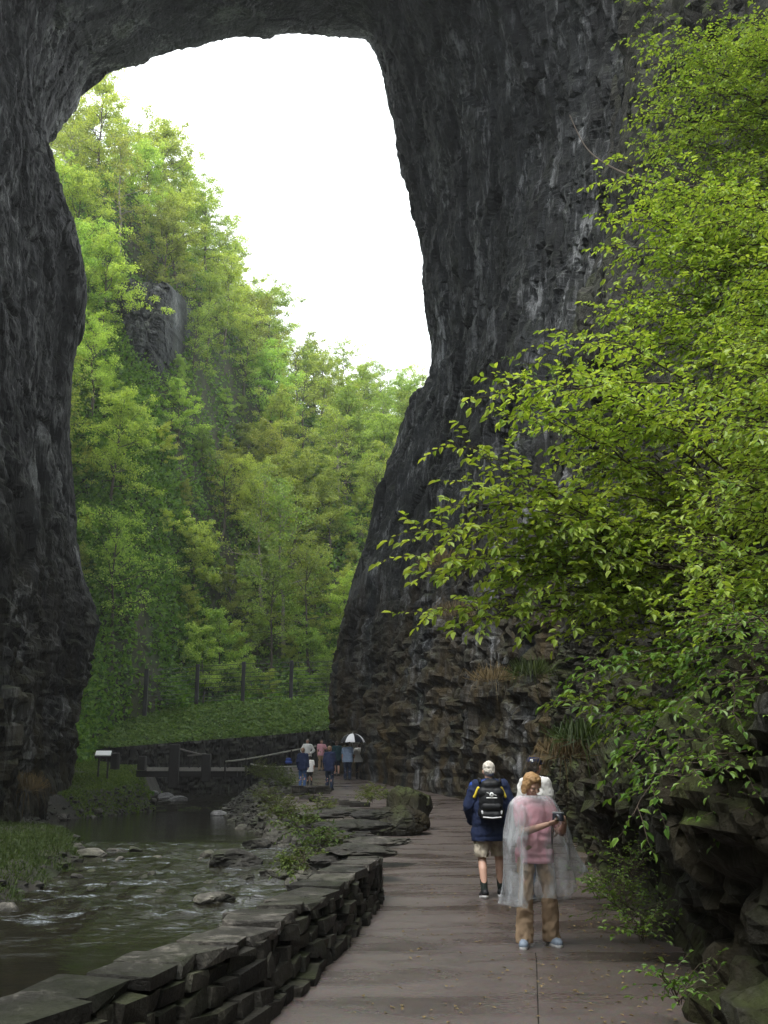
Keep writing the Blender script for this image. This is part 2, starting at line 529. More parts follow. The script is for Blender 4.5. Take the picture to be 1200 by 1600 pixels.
# ------------------------------------------------------------------ ground heights
def zp(Y):            # walkway level
    return lerpk(Y, [(-5, 0), (26, 0), (31, .12), (35, .28), (42, .70), (49, 1.04), (55, 1.30), (62, 1.60), (80, 1.9)])
def zw(Y):            # water level
    return lerpk(Y, [(-20, -.85), (16, -.85), (20, -.68), (25, -.48), (29, -.36), (49, -.35), (52, -.1), (56, .1), (90, .2)])
def path_l(Y):
    return lerpk(Y, [(-5, -1.6), (3, -1.25), (6.6, -.86), (8.8, -.52), (11, -.3), (14.5, -.02), (17, -.1), (21, -.3), (25, -.35), (29, -.9), (33, -2.2), (38, -3.7), (42, -3.6), (46, -4.0), (52, -4.6), (62, -5.6)])
def path_r(Y):
    return lerpk(Y, [(-5, 2.0), (3, 2.0), (6.8, 2.05), (9.7, 2.35), (13.6, 2.7), (20, 3.7), (27, 4.4), (32, 4.0), (37, 3.0), (40.5, 1.7), (45, .1), (50, -.8), (56, -1.9), (62, -3)])
def shore_r(Y):
    return lerpk(Y, [(-5, -2.1), (3, -1.95), (6, -1.75), (10, -1.05), (14, -.75), (17, -1.5), (21, -2.2), (26, -2.8), (30, -3.6), (40, -6.0), (49, -8.4), (58, -8.6), (70, -9)])
def shore_l(Y):
    return lerpk(Y, [(-5, -10), (12, -9), (16, -6.3), (20, -6.2), (25, -6.7), (28.5, -7.6), (31, -10.5), (40, -12.6), (46, -11.6), (50, -10.6), (56, -12.8), (70, -13.5)])
def ground_z(x, Y):
    x = np.asarray(x, float)
    Y = np.asarray(Y, float)
    bed = zw(Y) - .35
    r = sstep(0, 1, (x - shore_r(Y) + .25) / np.maximum(path_l(Y) - shore_r(Y) - .1, .3))
    zr = zp(Y) - .03
    lb = zw(Y) + .25 + lerpk(Y, [(0, .1), (28, .15), (40, .5), (50, 1.0), (60, 1.35), (80, 1.6)]) 
    l = sstep(0, 1, (shore_l(Y) - x + .3) / 1.4)
    z = bed + r * (zr - bed) + l * (lb - bed)
    z = z + .35 * sstep(1.5, 4.5, shore_l(Y) - x)
    return z

# ------------------------------------------------------------------ ground, water, path
ny, nx = 420, 260
Yg = np.concatenate([np.linspace(-30, 3, 20, endpoint=False), 3 * (80 / 3.0) ** np.linspace(0, 1, ny - 20)])
Xg = np.linspace(-20, 8, nx)
YY, XX = np.meshgrid(Yg, Xg, indexing='ij')
ZZ = ground_z(XX.ravel(), YY.ravel())
Q = np.stack([XX.ravel(), YY.ravel(), ZZ], 1)
off = (XX.ravel() < path_l(YY.ravel()) - .3)
amp = np.where(off, .12, .0) * sstep(.3, 1.0, path_l(YY.ravel()) - XX.ravel())
ZZ = ZZ + amp * (fbm(Q * [1.1, 1.1, 0], 4, 3) + .5 * np.abs(fbm(Q * [3.5, 3.5, 0], 3, 9)))
Q[:, 2] = ZZ
ground = ob('ground', mesh_np('ground', Q, grid_faces(ny, nx), M['earth'], True))
tag(ground, 'muddy stony earth of the gorge floor and river banks', 'ground', kind='structure')
farg = ob('gorge_floor', mesh_np('gorge_floor', [(-400, -400, -1.6), (400, -400, -1.6), (400, 400, -1.6), (-400, 400, -1.6)], [[0, 1, 2, 3]], M['forest_floor']))
tag(farg, 'wide dark earth under the gorge', 'ground', kind='structure')

nyw, nxw = 520, 200
Yw = np.concatenate([np.linspace(-30, 4, 15, endpoint=False), 4 * (80 / 4.0) ** np.linspace(0, 1, nyw - 15)])
Xw = np.linspace(-16, -.3, nxw)
YY, XX = np.meshgrid(Yw, Xw, indexing='ij')
q = np.stack([XX.ravel(), YY.ravel(), 0 * XX.ravel()], 1)
rif = sstep(14.5, 19, q[:, 1]) * (1 - sstep(27.5, 31, q[:, 1])) + .8 * sstep(49, 51, q[:, 1])
wv = .09 * fbm(q * [.9, 2.0, 1], 4, 21) + .05 * (1 - np.abs(fbm(q * [1.6, 3.6, 1], 3, 29)) * 2)
q[:, 2] = zw(q[:, 1]) + rif * wv + .006 * fbm(q * [1, 1.5, 1], 2, 5)
river = ob('river', mesh_np('river', q, grid_faces(nyw, nxw), M['water'], True))
tag(river, 'shallow brown river with white ripples over the rocks', 'river', kind='structure')

# walkway: a sunken bed and the poured slabs on it
def ribbon(y0, y1, fl, fr, dz, thick, n=14, m=8, gap=.008, wob=0):
    ys = np.linspace(y0 + gap, y1 - gap, n)
    V = []
    for y_ in ys:
        a, b = fl(y_), fr(y_)
        xs = np.linspace(a, b, m)
        yy = y_ + wob * (fbm(np.stack([xs * 1.3, 0 * xs + y0 * 7, 0 * xs], 1), 3, 4)) * (abs(y_ - y0) < .3)
        V.append(np.stack([xs, yy, zp(np.full(m, y_)) + dz], 1))
    G = np.array(V)
    top = G.reshape(-1, 3)
    F = grid_faces(n, m)[:, ::-1]
    b = [i * m for i in range(n)][::-1] + list(range(0, m)) [1:] + [i * m + m - 1 for i in range(1, n)] + [(n - 1) * m + j for j in range(m - 2, -1, -1)]
    b = b[:-1]
    low = top[b] - [0, 0, thick]
    k0 = len(top)
    side = [[b[i], b[(i + 1) % len(b)], k0 + (i + 1) % len(b), k0 + i] for i in range(len(b))]
    return np.concatenate([top, low]), np.concatenate([F, np.array(side)])
v, f = ribbon(-5, 63, lambda y_: path_l(y_) - .1, lambda y_: path_r(y_) + .9, .0, .2, 60, 6)
path = ob('path', mesh_np('path', v, f, M['joint'], False))
tag(path, 'wet reddish concrete walkway running beside the cliff', 'path', kind='structure')
def jx(y_): return lerpk(y_, [(-5, .5), (3, .55), (6.8, .94), (9.9, 1.37)])
rows = [-5, 1.5, 5.7, 9.95, 15.4, 20.5, 26, 31, 36, 42, 48, 55, 63]
for i in range(len(rows) - 1):
    a, b = rows[i], rows[i + 1]
    L0, R0 = (lambda y_: path_l(y_) - .05), (lambda y_: path_r(y_) + .8)
    cols = [(L0, lambda y_: jx(y_) - .005), (lambda y_: jx(y_) + .005, R0)] if b <= 10 else [(L0, R0)]
    for fl, fr in cols:
        v, f = ribbon(a, b, fl, fr, .022, .03, 16, 10, .004)
        v[:, 2] += .008 * fbm(v * [.8, .8, 0], 2, 13)
        ob('concrete_slab', mesh_np('concrete_slab', v, f, M['concrete'], False), path)

# ------------------------------------------------------------------ rock displacement
def rock_disp(p, big=1.0, ledge=None, sc=1.0, seed=0, vs=1.0):
    """blocky limestone relief: large buttresses, tilted plates, small chips"""
    p = np.asarray(p, float)
    w = p + .5 * np.stack([fbm(p * .5, 2, 91), fbm(p * .5, 2, 92), fbm(p * .5, 2, 93)], 1)
    d = big * fbm(w * [.13, .13, .07], 3, 1 + seed)
    s1 = np.array([.5, .5, .22 * vs]) / sc
    f1, f2, c1, dv = voro(w * s1, 5 + seed)
    t1 = (c1 - .5) * .55 * sc + .35 * sc * (dv[:, 0] * (c1 * 7 % 1 - .5) + dv[:, 1] * (c1 * 13 % 1 - .5) + dv[:, 2] * (c1 * 29 % 1 - .5)) - .16 * sc * (1 - sstep(0, .10, f2 - f1))
    s2 = np.array([1.6, 1.6, .75 * vs]) / sc
    g1, g2, c2, dw = voro(w * s2, 15 + seed)
    t2 = (c2 - .5) * .17 * sc + .2 * sc * (dw[:, 0] * (c2 * 7 % 1 - .5) + dw[:, 2] * (c2 * 13 % 1 - .5)) - .05 * sc * (1 - sstep(0, .12, g2 - g1))
    d = d + t1 + t2 + .07 * sc * fbm(p * 3.1 / sc, 3, 40)
    if vs < 1: d = d + .16 * (1 - 2.4 * np.abs(fbm(w * [1.7, 1.7, .22], 3, 66))) + .05 * (1 - 2 * np.abs(fbm(p * [5, 5, 1.6], 2, 67)))
    if ledge is not None:
        h1, h2, c3, du = voro(w * [.6, .6, 2.3], 25 + seed)
        d = d + ledge * ((c3 - .5) * .55 - .14 * (1 - sstep(0, .15, h2 - h1)) + .12 * fbm(p * [2, 2, 5], 3, 26))
    return d

def catmull(K, n):
    K = np.asarray(K, float)
    m = len(K)
    t = np.linspace(0, m - 1, n)
    i = np.clip(np.floor(t).astype(int), 0, m - 2)
    u = (t - i)[:, None]
    g = lambda k: K[np.clip(k, 0, m - 1)].reshape(len(t), -1)
    p0, p1, p2, p3 = g(i - 1), g(i), g(i + 1), g(i + 2)
    r = .5 * (2 * p1 + (p2 - p0) * u + (2 * p0 - 5 * p1 + 4 * p2 - p3) * u * u + (3 * p1 - p0 - 3 * p2 + p3) * u ** 3)
    return r.reshape((n,) + K.shape[1:])

# the far rim of the arch as it stands against the sky (right foot, over the crown, left foot)
far_right = [(520, 1215), (518, 1130), (520, 1040), (552, 930), (580, 850), (592, 770), (622, 690), (640, 640), (672, 612), (676, 550), (664, 480), (660, 400), (645, 310), (625, 210), (604, 130)]
far_top = [(588, 76), (562, 54), (500, 44), (420, 46), (345, 50), (270, 68), (200, 92), (146, 114)]
far_left = [(112, 155), (84, 192), (74, 240), (92, 300), (118, 370), (130, 450), (118, 560), (122, 680), (128, 790), (140, 880), (164, 960), (160, 1010), (140, 1100), (125, 1180), (110, 1245)]
S_far = [P(a, b, 58) for a, b in far_right] + [P(a, b, 58) for a, b in far_top] + [P(a, b, lerpk(k, [(0, 57), (4, 51), (15, 49)])) for k, (a, b) in enumerate(far_left)]
S_far = np.array(S_far)
S_far[0, 2] = -1.5
S_far[-1, 2] = -1.5
nR, nT, nL = len(far_right), len(far_top), len(far_left)
zR = S_far[:nR, 2]
zL = S_far[nR + nT:, 2]
def section(Y, xr, top, xl, Yl=None):
    Yl = Y if Yl is None else Yl
    r = [(lerpk(z, xr), Y, z) for z in zR]
    ks = np.linspace(0, 1, nT)
    tp_ = [(lerpk(k, [(a, b) for a, b, c in top]), Y + (Yl - Y) * k, lerpk(k, [(a, c) for a, b, c in top])) for k in ks]
    l = [(lerpk(z, xl), Yl, z) for z in zL]
    return np.array(r + tp_ + l)
S_28 = section(27, [(-2, 4.7), (5, 4.9), (13, 5.7), (18.7, 7.0), (26, 8.2), (34, 7.6), (42, 5.5)],
               [(0, 3, 46), (.3, -3, 50), (.7, -12, 49), (1, -15.5, 45)], [(-2, -10.6), (4, -11.2), (10, -12.6), (20, -15), (30, -17), (40, -17.6), (45, -16.5)], 27)
S_37 = section(37, [(-2, 3.0), (2, 3.0), (5, 3.6), (9, 4.0), (14, 4.6), (20, 5.4), (26, 6.2), (32, 5.8), (38, 4.4), (43, 2.2)],
               [(0, .5, 46), (.3, -4, 49), (.7, -12, 48), (1, -16, 43.5)], [(-2, -11.9), (3, -12.2), (6, -12.8), (10, -13.4), (20, -15.6), (30, -17.4), (38, -18), (44, -17.2)], 36)
S_45 = section(46, [(-2, -.1), (2, .0), (5, .7), (9, 1.6), (14, 2.6), (20, 4.0), (26, 4.6), (32, 4.2), (38, 2.8), (43, 1.0)],
               [(0, -.3, 45.5), (.3, -4, 48.5), (.7, -13, 47), (1, -17, 42.5)], [(-2, -12.8), (3, -13.0), (6, -13.2), (10, -13.8), (20, -15.8), (30, -17.4), (36, -18.4), (42, -17.6)], 42)
S_frt = S_28.copy()
S_frt[:, 1] -= 2.5
S_frt[:nR, 0] += np.linspace(0, 5, nR) + 2.0
S_frt[nR:nR + nT, 2] = 60
S_frt[nR + nT:, 0] -= 9
S_frt[:, 1] += 1.5 * 0
S_bk = S_far.copy()
S_bk[:, 1] += 1.8
S_bk[:nR, 0] += 2.2
S_bk[nR:nR + nT, 2] += 2.0
S_bk[nR + nT:, 0] -= 2.2
S_bk2 = S_bk.copy()
S_bk2[:, 1] += 1.5
S_bk2[:nR, 0] += 9
S_bk2[nR:nR + nT, 2] = 56
S_bk2[nR + nT:, 0] -= 9
keysec = np.array([S_frt, S_28, S_37, S_45, S_far, S_bk, S_bk2])
# resample round the arch evenly, then along it
def resample_round(S, n):
    D = catmull(S, 900)
    ref = catmull(S_far, 900)
    s = np.concatenate([[0], np.cumsum(np.linalg.norm(np.diff(ref, axis=0), axis=1))])
    u = np.linspace(0, s[-1], n)
    return np.stack([np.interp(u, s, D[:, k]) for k in range(3)], 1)
n_round = 900
KS = np.array([resample_round(S, n_round) for S in keysec])
yk = KS[:, n_round // 2, 1]
segs = [(0, 1, 14), (1, 2, 60), (2, 3, 70), (3, 4, 120), (4, 5, 22), (5, 6, 12)]
full = catmull(KS, 601)
idx = []
for a, b, n in segs: idx += list(np.linspace(a * 100, b * 100, n, endpoint=False))
idx.append(600)
idx = np.array(idx)
i0 = np.clip(np.floor(idx).astype(int), 0, 599)
fr_ = (idx - i0)[:, None, None]
G = full[i0] * (1 - fr_) + full[i0 + 1] * fr_
nrm = grid_normals(G)
mid = np.array([-6, 45, 18.])
if ((mid - G[80, 200]) * nrm[80, 200]).sum() < 0: nrm = -nrm
pf = G.reshape(-1, 3)
lowr = (1 - sstep(5, 12, pf[:, 2])) * .8
dd = rock_disp(pf * [1, .8, 1], 1.1, lowr, 1.0, 0, .55)
kfar = np.exp(-((np.arange(len(idx)) - 264) / 22.0) ** 2)[:, None] * np.ones((1, n_round))
dd = dd * (1 - .45 * kfar.ravel())            # keep the rim line
base_fade = 1 - .7 * (1 - sstep(.0, 2.0, pf[:, 2] - zp(pf[:, 1])))
dd = dd * base_fade
ceil_m = sstep(.5, .85, -nrm.reshape(-1, 3)[:, 2])
dd = dd * (1 - .55 * ceil_m)
pf = pf + nrm.reshape(-1, 3) * (dd - .15)[:, None]
F = grid_faces(len(idx), n_round)
jmid = int(n_round * (nR + nT * .75) / (nR + nT + nL))
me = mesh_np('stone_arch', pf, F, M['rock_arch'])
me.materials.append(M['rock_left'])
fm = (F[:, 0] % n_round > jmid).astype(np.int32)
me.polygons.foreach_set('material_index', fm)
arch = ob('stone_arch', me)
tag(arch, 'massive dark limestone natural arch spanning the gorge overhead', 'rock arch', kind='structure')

# ------------------------------------------------------------------ near cliff on the right of the walkway
Yc = 2.0 * (31 / 2.0) ** np.linspace(0, 1, 330)
Zc = np.concatenate([np.arange(-.6, 5, .055), np.arange(5, 12, .10), np.arange(12, 30, .15), np.arange(30, 40, .5)])
YY, ZZ = np.meshgrid(Yc, Zc, indexing='ij')
def cliff_x(Y, z):
    base = lerpk(Y, [(2, 1.9), (6.8, 2.0), (9.7, 2.4), (13.6, 2.75), (20, 3.85), (27, 4.6), (31, 4.9)])
    near = lerpk(z, [(-1, .05), (0, .1), (.45, .35), (.9, .25), (1.2, -.10), (1.8, .05), (2.4, .5), (3, 1.0), (4, 1.6), (7, 3.0), (12, 4.8), (20, 7.0), (40, 11)])
    farp = lerpk(z, [(-1, 0), (0, .0), (1.5, -.1), (4, .15), (8, .5), (13, 1.0), (19, 2.4), (26, 3.6), (40, 6)])
    k = sstep(10, 24, Y)
    lowearth = (1 - sstep(4.5, 8.2, Y)) * np.clip(z, 0, 1.2) * .45
    return base + near * (1 - k) + farp * k + lowearth
X0 = cliff_x(YY.ravel(), ZZ.ravel())
G = np.stack([X0, YY.ravel(), ZZ.ravel()], 1).reshape(len(Yc), len(Zc), 3)
nrm = grid_normals(G).reshape(-1, 3)
if nrm[len(nrm) // 2, 0] > 0: nrm = -nrm
pf = G.reshape(-1, 3)
hi = sstep(6, 11, pf[:, 2])
dd = (1 - hi) * .35 * rock_disp(pf * 2.2, .5, 1 - .6 * sstep(3, 9, pf[:, 2]), 1.0, 50) + hi * .8 * rock_disp(pf, .8, None, 1.0, 52, .6) + .5 * fbm(pf * .35, 3, 77) * sstep(1, 4, pf[:, 2])
pf = pf + nrm * dd[:, None]
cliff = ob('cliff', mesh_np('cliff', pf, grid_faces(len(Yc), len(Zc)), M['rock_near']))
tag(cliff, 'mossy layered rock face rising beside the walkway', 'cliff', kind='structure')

# ------------------------------------------------------------------ wooded hillside beyond the arch
def hill_z(x, Y):
    x = np.asarray(x, float)
    Y = np.asarray(Y, float)
    Y0 = 76 - 15 * sstep(0, 1, (-11 - x) / 9) - 6 * sstep(0, 1, (-19 - x) / 8)
    sl = 1.08 + .55 * sstep(0, 1, (-7 - x) / 18)
    z = 4.9 + sl * np.log1p(np.exp((Y - Y0) / 1.5)) * 1.5
    top = 36 + 20 * np.clip((-3 - x) / 22, 0, 1) ** 1.1
    z = z - 6.5 * (1 - sstep(64.5, 69.5, Y)) * (1 - sstep(0, 1, (-15 - x) / 4))
    z = np.where(z > top - 4, top - 4 + 4 * np.tanh((z - top + 4) / 4.0), z)
    return z
Yh = np.linspace(52, 190, 190)
Xh = np.linspace(-70, 60, 190)
YY, XX = np.meshgrid(Yh, Xh, indexing='ij')
q = np.stack([XX.ravel(), YY.ravel(), hill_z(XX.ravel(), YY.ravel())], 1)
q[:, 2] += (1.2 * fbm(q * .12, 4, 61) + .3 * fbm(q * .6, 3, 62)) * sstep(72, 78, q[:, 1])
hill = ob('hillside', mesh_np('hillside', q, grid_faces(len(Yh), len(Xh)), M['forest_floor'], True))
tag(hill, 'steep wooded hillside seen through the arch', 'hillside', kind='structure')

# ------------------------------------------------------------------ rock, boulder and stone shapes
def hull_stone(name, s, mat, npts=16, jit=.16, seed=0):
    """rough quarried block, unit box sides jittered, about 30 triangles"""
    r = np.random.default_rng(seed)
    bm = bmesh.new()
    base = [(a, b, c) for a in (-.5, .5) for b in (-.5, .5) for c in (-.5, .5)]
    for q_ in base: bm.verts.new([q_[k] * (1 - .18 * r.random()) * s[k] for k in range(3)])
    for _ in range(npts - 8):
        q_ = r.uniform(-.5, .5, 3)
        ax = r.integers(0, 3)
        q_[ax] = np.sign(q_[ax]) * (.5 - jit * .4 * r.random())
        bm.verts.new([q_[k] * s[k] for k in range(3)])
    res = bmesh.ops.convex_hull(bm, input=list(bm.verts))
    bmesh.ops.delete(bm, geom=[g for g in res['geom_interior'] if isinstance(g, bmesh.types.BMVert)], context='VERTS')
    return bm_mesh(name, bm, mat)
def boulder_mesh(name, mat, seed, s=(1, 1, .7), sub=4, flat=.35, rough=.1):
    bm = bmesh.new()
    bmesh.ops.create_icosphere(bm, subdivisions=sub, radius=.5)
    v = np.array([x.co[:] for x in bm.verts])
    r = np.random.default_rng(seed)
    for k in range(9):                                   # split faces
        n = unit(r.normal(size=3))
        d = r.uniform(.28, .42)
        h = v @ n
        v = v - np.outer(np.maximum(h - d, 0) * .92, n)
    nrm_ = unit(v)
    f1, f2, c1, dv = voro(v * 4 + seed * 3.7, seed)
    v = v + nrm_ * (rough * .5 * fbm(v * 3 + seed, 4, seed) + rough * .5 * (c1 - .5) - rough * .25 * (1 - sstep(0, .1, f2 - f1)))[:, None]
    v = v * np.array(s)
    for x, c_ in zip(bm.verts, v): x.co = c_
    return bm_mesh(name, bm, mat)
stone_vars = [hull_stone('wall_stone', (1, 1, 1), M['wall_stone'], 18, .3, 100 + k) for k in range(12)]
cap_vars = [hull_stone('capstone', (1, 1, 1), M['cap_stone'], 24, .3, 200 + k) for k in range(8)]
river_vars = [boulder_mesh('river_rock', M['rock_river'], 300 + k, (1, .8, .6), 4) for k in range(6)]
pale_vars = [boulder_mesh('pale_rock', M['rock_pale'], 330 + k, (1, .8, .5), 4) for k in range(3)]
slab_vars = [boulder_mesh('ledge_slab', M['cap_stone'], 370 + k, (1, .8, .42), 4, rough=.16) for k in range(5)]
small_vars = [boulder_mesh('bank_rock', M['rock_river'], 350 + k, (1, .8, .6), 2) for k in range(6)]

# ------------------------------------------------------------------ stone wall beside the walkway
wk = [(2.6, -2.45, .28), (4.65, -1.72, .27), (5.67, -1.40, .26), (7.5, -.90, .22), (9.7, -.55, .17), (11.7, -.28, .12), (13.9, -.06, .08)]
def wall_top(Y): return lerpk(Y, [(a, b) for a, b, c in wk])
def wall_bat(Y): return lerpk(Y, [(a, c) for a, b, c in wk])
WH, WW = .47, .42
wall = empty('stone_wall', (-.6, 9, 0))
tag(wall, 'long low dry stone wall between the walkway and the river', 'stone wall')
def at_wall(name, me, c, s, rot):
    return ob(name, me, wall, np.array(c) - [-.6, 9, 0], rot, s)
ys = np.linspace(2.6, 13.8, 40)
sec = []
for y_ in ys:
    xt, bt = wall_top(y_), wall_bat(y_)
    sec.append([(xt + bt - .10, y_, -.3), (xt - .08, y_, WH - .03), (xt - WW + .05, y_, WH - .03), (xt - WW - .1, y_, -1.3)])
sec = np.array(sec) - [-.6, 9, 0]
F4 = grid_faces(40, 4)
cap_f = np.array([[0, 1, 2, 3], [156, 157, 158, 159]])
ob('wall_core', mesh_np('wall_core', sec.reshape(-1, 3), np.concatenate([F4, cap_f]), M['mortar']), wall)
r = np.random.default_rng(3)
arc_y = np.linspace(2.6, 13.9, 600)
arc_s = np.concatenate([[0], np.cumsum(np.hypot(np.diff(arc_y), np.diff(wall_top(arc_y))))])
for k in range(4):
    s_ = r.uniform(0, .2)
    while s_ < arc_s[-1]:
        L = r.uniform(.17, .46)
        y_ = float(np.interp(s_ + L / 2, arc_s, arc_y))
        tx = (wall_top(y_ + .1) - wall_top(y_ - .1)) / .2
        h = WH / 4
        fr2 = (k + .5) / 4
        x_ = wall_top(y_) + wall_bat(y_) * (1 - fr2) - .15 + r.uniform(-.05, .025)
        at_wall('stone', stone_vars[r.integers(12)], (x_, y_, fr2 * WH + r.uniform(-.015, .015)),
                (.34, L * 1.0, h * r.uniform(.85, 1.18)), (r.uniform(-.12, .12), r.uniform(-.12, .12), -math.atan(tx) + r.uniform(-.14, .14) + (math.pi if r.random() < .5 else 0)))
        s_ += L + .008
s_ = 0
while s_ < arc_s[-1]:
    L = r.choice([.18, .24, .3, .36, .45, .58]) * r.uniform(.85, 1.15)
    y_ = float(np.interp(s_ + L / 2, arc_s, arc_y))
    tx = (wall_top(y_ + .1) - wall_top(y_ - .1)) / .2
    at_wall('capstone', cap_vars[r.integers(8)], (wall_top(y_) - WW / 2 + r.uniform(-.03, .05), y_, WH + .03 + r.uniform(-.012, .02)),
            (WW * r.uniform(.95, 1.2), L * 1.08, r.uniform(.06, .10)), (r.uniform(-.03, .03), r.uniform(-.04, .04), -math.atan(tx) + r.uniform(-.22, .22) + (math.pi if r.random() < .5 else 0)))
    s_ += L + .01
for k in range(7):      # squared end of the wall
    at_wall('stone', stone_vars[k], (wall_top(13.9) - .08 - (k % 2) * .2, 13.92, .06 + .13 * (k // 2)), (.26, .3, .14), (0, 0, r.uniform(-.1, .1)))

# paved ledges stepping down behind the wall end, kerb stones and the low bench wall further on
def stone_thing(name, me, px, py, Y, size, rz, label, cat='rock', group=None, dz=0, rot=None):
    o = ob(name, me, None, P(px, py, Y) + [0, 0, dz], rot or (0, 0, rz), size)
    return tag(o, label, cat, group)
ledges = [(560, 1316, 16.2, (1.1, .9, .2)), (525, 1330, 16.4, (1.0, .9, .22)), (590, 1304, 18.5, (1.2, 1.0, .16)), (540, 1298, 20, (1.2, 1.1, .22)), (515, 1284, 22, (1.2, 1.0, .25)),
          (560, 1280, 22.5, (1.3, .9, .22)), (505, 1265, 25, (1.5, 1.0, .24)), (580, 1266, 25, (1.1, .8, .25)), (540, 1259, 27, (1.5, 1, .2))]
led_lab = ['flat slab just beyond the end of the stone wall', 'tilted slab on the river side of the stone wall end', 'thin slab at the edge of the walkway in front of the boulder', 'broad slab stepping down towards the river below the boulder',
           'slab above the river shrubs', 'chunky slab left of the rounded boulder', 'long pale ledge slab below the kerb', 'block tucked against the rounded boulder', 'flat slab under the walkway kerb']
for k, (a, b, Y, s) in enumerate(ledges):
    stone_thing('ledge_slab', slab_vars[k % 5], a, b, Y, (s[0] * 1.1, s[1] * 1.3, s[2] * 2.6), r.uniform(-.4, .4), led_lab[k], 'stone slab', None, -.12, (r.uniform(-.06, .06), r.uniform(-.08, .08), r.uniform(-.4, .4)))
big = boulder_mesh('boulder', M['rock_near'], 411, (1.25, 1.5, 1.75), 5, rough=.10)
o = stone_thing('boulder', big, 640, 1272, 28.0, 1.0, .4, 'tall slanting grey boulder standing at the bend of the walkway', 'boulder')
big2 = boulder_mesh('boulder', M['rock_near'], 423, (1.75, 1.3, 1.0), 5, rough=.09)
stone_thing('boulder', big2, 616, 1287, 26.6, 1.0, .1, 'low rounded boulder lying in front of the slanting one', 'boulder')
bw = empty('low_wall', P(485, 1244, 41))
tag(bw, 'short straight stone bench wall at the edge of the far walkway', 'stone wall')
for k in range(5):
    for j in range(2):
        ob('stone', stone_vars[(k * 2 + j) % 12], bw, (-.62 + k * .31 + j * .05, 0, .08 + j * .16), (0, 0, 0), (.32, .4, .17))
for k in range(3):
    ob('capstone', cap_vars[k], bw, (-.5 + k * .5, 0, .36), (0, 0, 0), (.52, .46, .08))
kb = empty('kerb', P(500, 1250, 39))
tag(kb, 'pale stone kerb curving along the river edge of the far walkway', 'kerb')
kp = [(444, 1236, 44), (450, 1241, 41), (466, 1243, 40), (482, 1246, 38.8), (498, 1249, 37.8), (514, 1251, 37), (530, 1253, 36), (546, 1255, 35.2), (562, 1257, 34.5)]
for k, (a, b, Y) in enumerate(kp):
    ob('kerbstone', cap_vars[k % 8], kb, P(a, b, Y) - P(500, 1250, 39), (0, 0, -.5 + .3 * (k == 0)), (.62, .42, .16))

# ------------------------------------------------------------------ river rocks
def water_at(px, py):
    ys_ = np.linspace(5, 62, 400)
    zz = np.array([P(px, py, y_)[2] for y_ in ys_]) - zw(ys_)
    k = np.argmin(np.abs(zz))
    return ys_[k]
named = [(365, 1352, 78, .50, 0, 'flat-topped block standing in the rapids, largest rock in the river'), (432, 1318, 58, .95, 1, 'ochre rounded boulder at the river edge below the shrubs'),
         (400, 1325, 40, .6, 2, 'dark rock behind the flat-topped block'), (333, 1412, 62, .45, 3, 'mossy low rock in the stream near the wall'), (383, 1378, 34, .55, 4, 'small black pointed rock in the rapids'),
         (144, 1340, 52, .42, 5, 'grey rock at the tip of the grassy bank'), (178, 1334, 26, .5, 0, 'small dark rock beside the grassy bank tip'), (250, 1395, 20, .4, 1, 'tiny dark rock in the middle of the rapids'),
         (430, 1372, 46, .5, 2, 'rough rock under the river shrubs'), (470, 1385, 50, .5, 3, 'rough rock against the outside of the stone wall'), (455, 1305, 40, .7, 4, 'boulder half hidden by the river shrubs')]
for a, b, w, asp, k, lab in named:
    Y = water_at(a, b)
    W = w * Y / 1649
    o = stone_thing('river_rock', river_vars[k], a, b, Y, (W * 1.15, W * 1.3, W * asp * 1.6), r.uniform(-.5, .5), lab, 'rock', None, W * asp * .18)
pale = [(262, 1247, 30, 'pale wet rock in the small cascade'), (278, 1252, 30, 'pale flat rock right of the small cascade'), (240, 1242, 24, 'pale rock left of the small cascade'), (343, 1274, 26, 'pale flat stone at the far pool edge'),
        (364, 1275, 20, 'pale stone next to the flat one at the far pool edge'), (205, 1266, 14, 'small white stone at the water line below the lawn'), (195, 1228, 20, 'pale block on the bank below the lawn')]
for k, (a, b, w, lab) in enumerate(pale):
    Y = water_at(a, b)
    W = w * Y / 1649
    stone_thing('river_rock', pale_vars[k % 3], a, b, Y, (W * 1.1, W * 1.2, W * .9), r.uniform(-.5, .5), lab, 'rock', None, .05)
cnt = 0
while cnt < 150:
    mode = r.random()
    if mode < .6:       # right bank rubble
        Y = r.uniform(17, 52)
        a_, b_ = shore_r(Y), path_l(Y)
        x = a_ + (b_ - a_) * r.uniform(-.15, .75)
        zn = 'near the end of the stone wall' if Y < 24 else ('below the bench wall' if Y < 38 else 'close to the footbridge')
        grp, lab = 'right bank rocks ' + zn, 'weathered grey rock in the right river bank ' + zn
    elif mode < .85:    # left shore
        Y = r.uniform(16, 52)
        x = shore_l(Y) + r.uniform(-.5, .6)
        zn = 'in front of the near grass' if Y < 29 else ('beside the far pool' if Y < 43 else 'below the lawn')
        grp, lab = 'left shore rocks ' + zn, 'grey rock on the left shore ' + zn
    else:
        Y = r.uniform(17, 29)
        x = r.uniform(shore_l(Y), shore_r(Y))
        grp, lab = 'rocks breaking the rapids', 'small wet rock breaking the surface of the rapids'
    W = r.uniform(.22, .62) * (.8 if mode > .85 else 1.15)
    z = ground_z(np.array([x]), np.array([Y]))[0]
    if mode > .85: z = zw(Y) - .02
    o = ob('river_rock', river_vars[r.integers(6)] if W > .55 else small_vars[r.integers(6)], None, (x, Y, z + W * .12), (r.uniform(-.3, .3), r.uniform(-.3, .3), r.uniform(0, 6)), (W, W, W * r.uniform(.6, 1.1)))
    tag(o, lab, 'rock', grp)
    cnt += 1
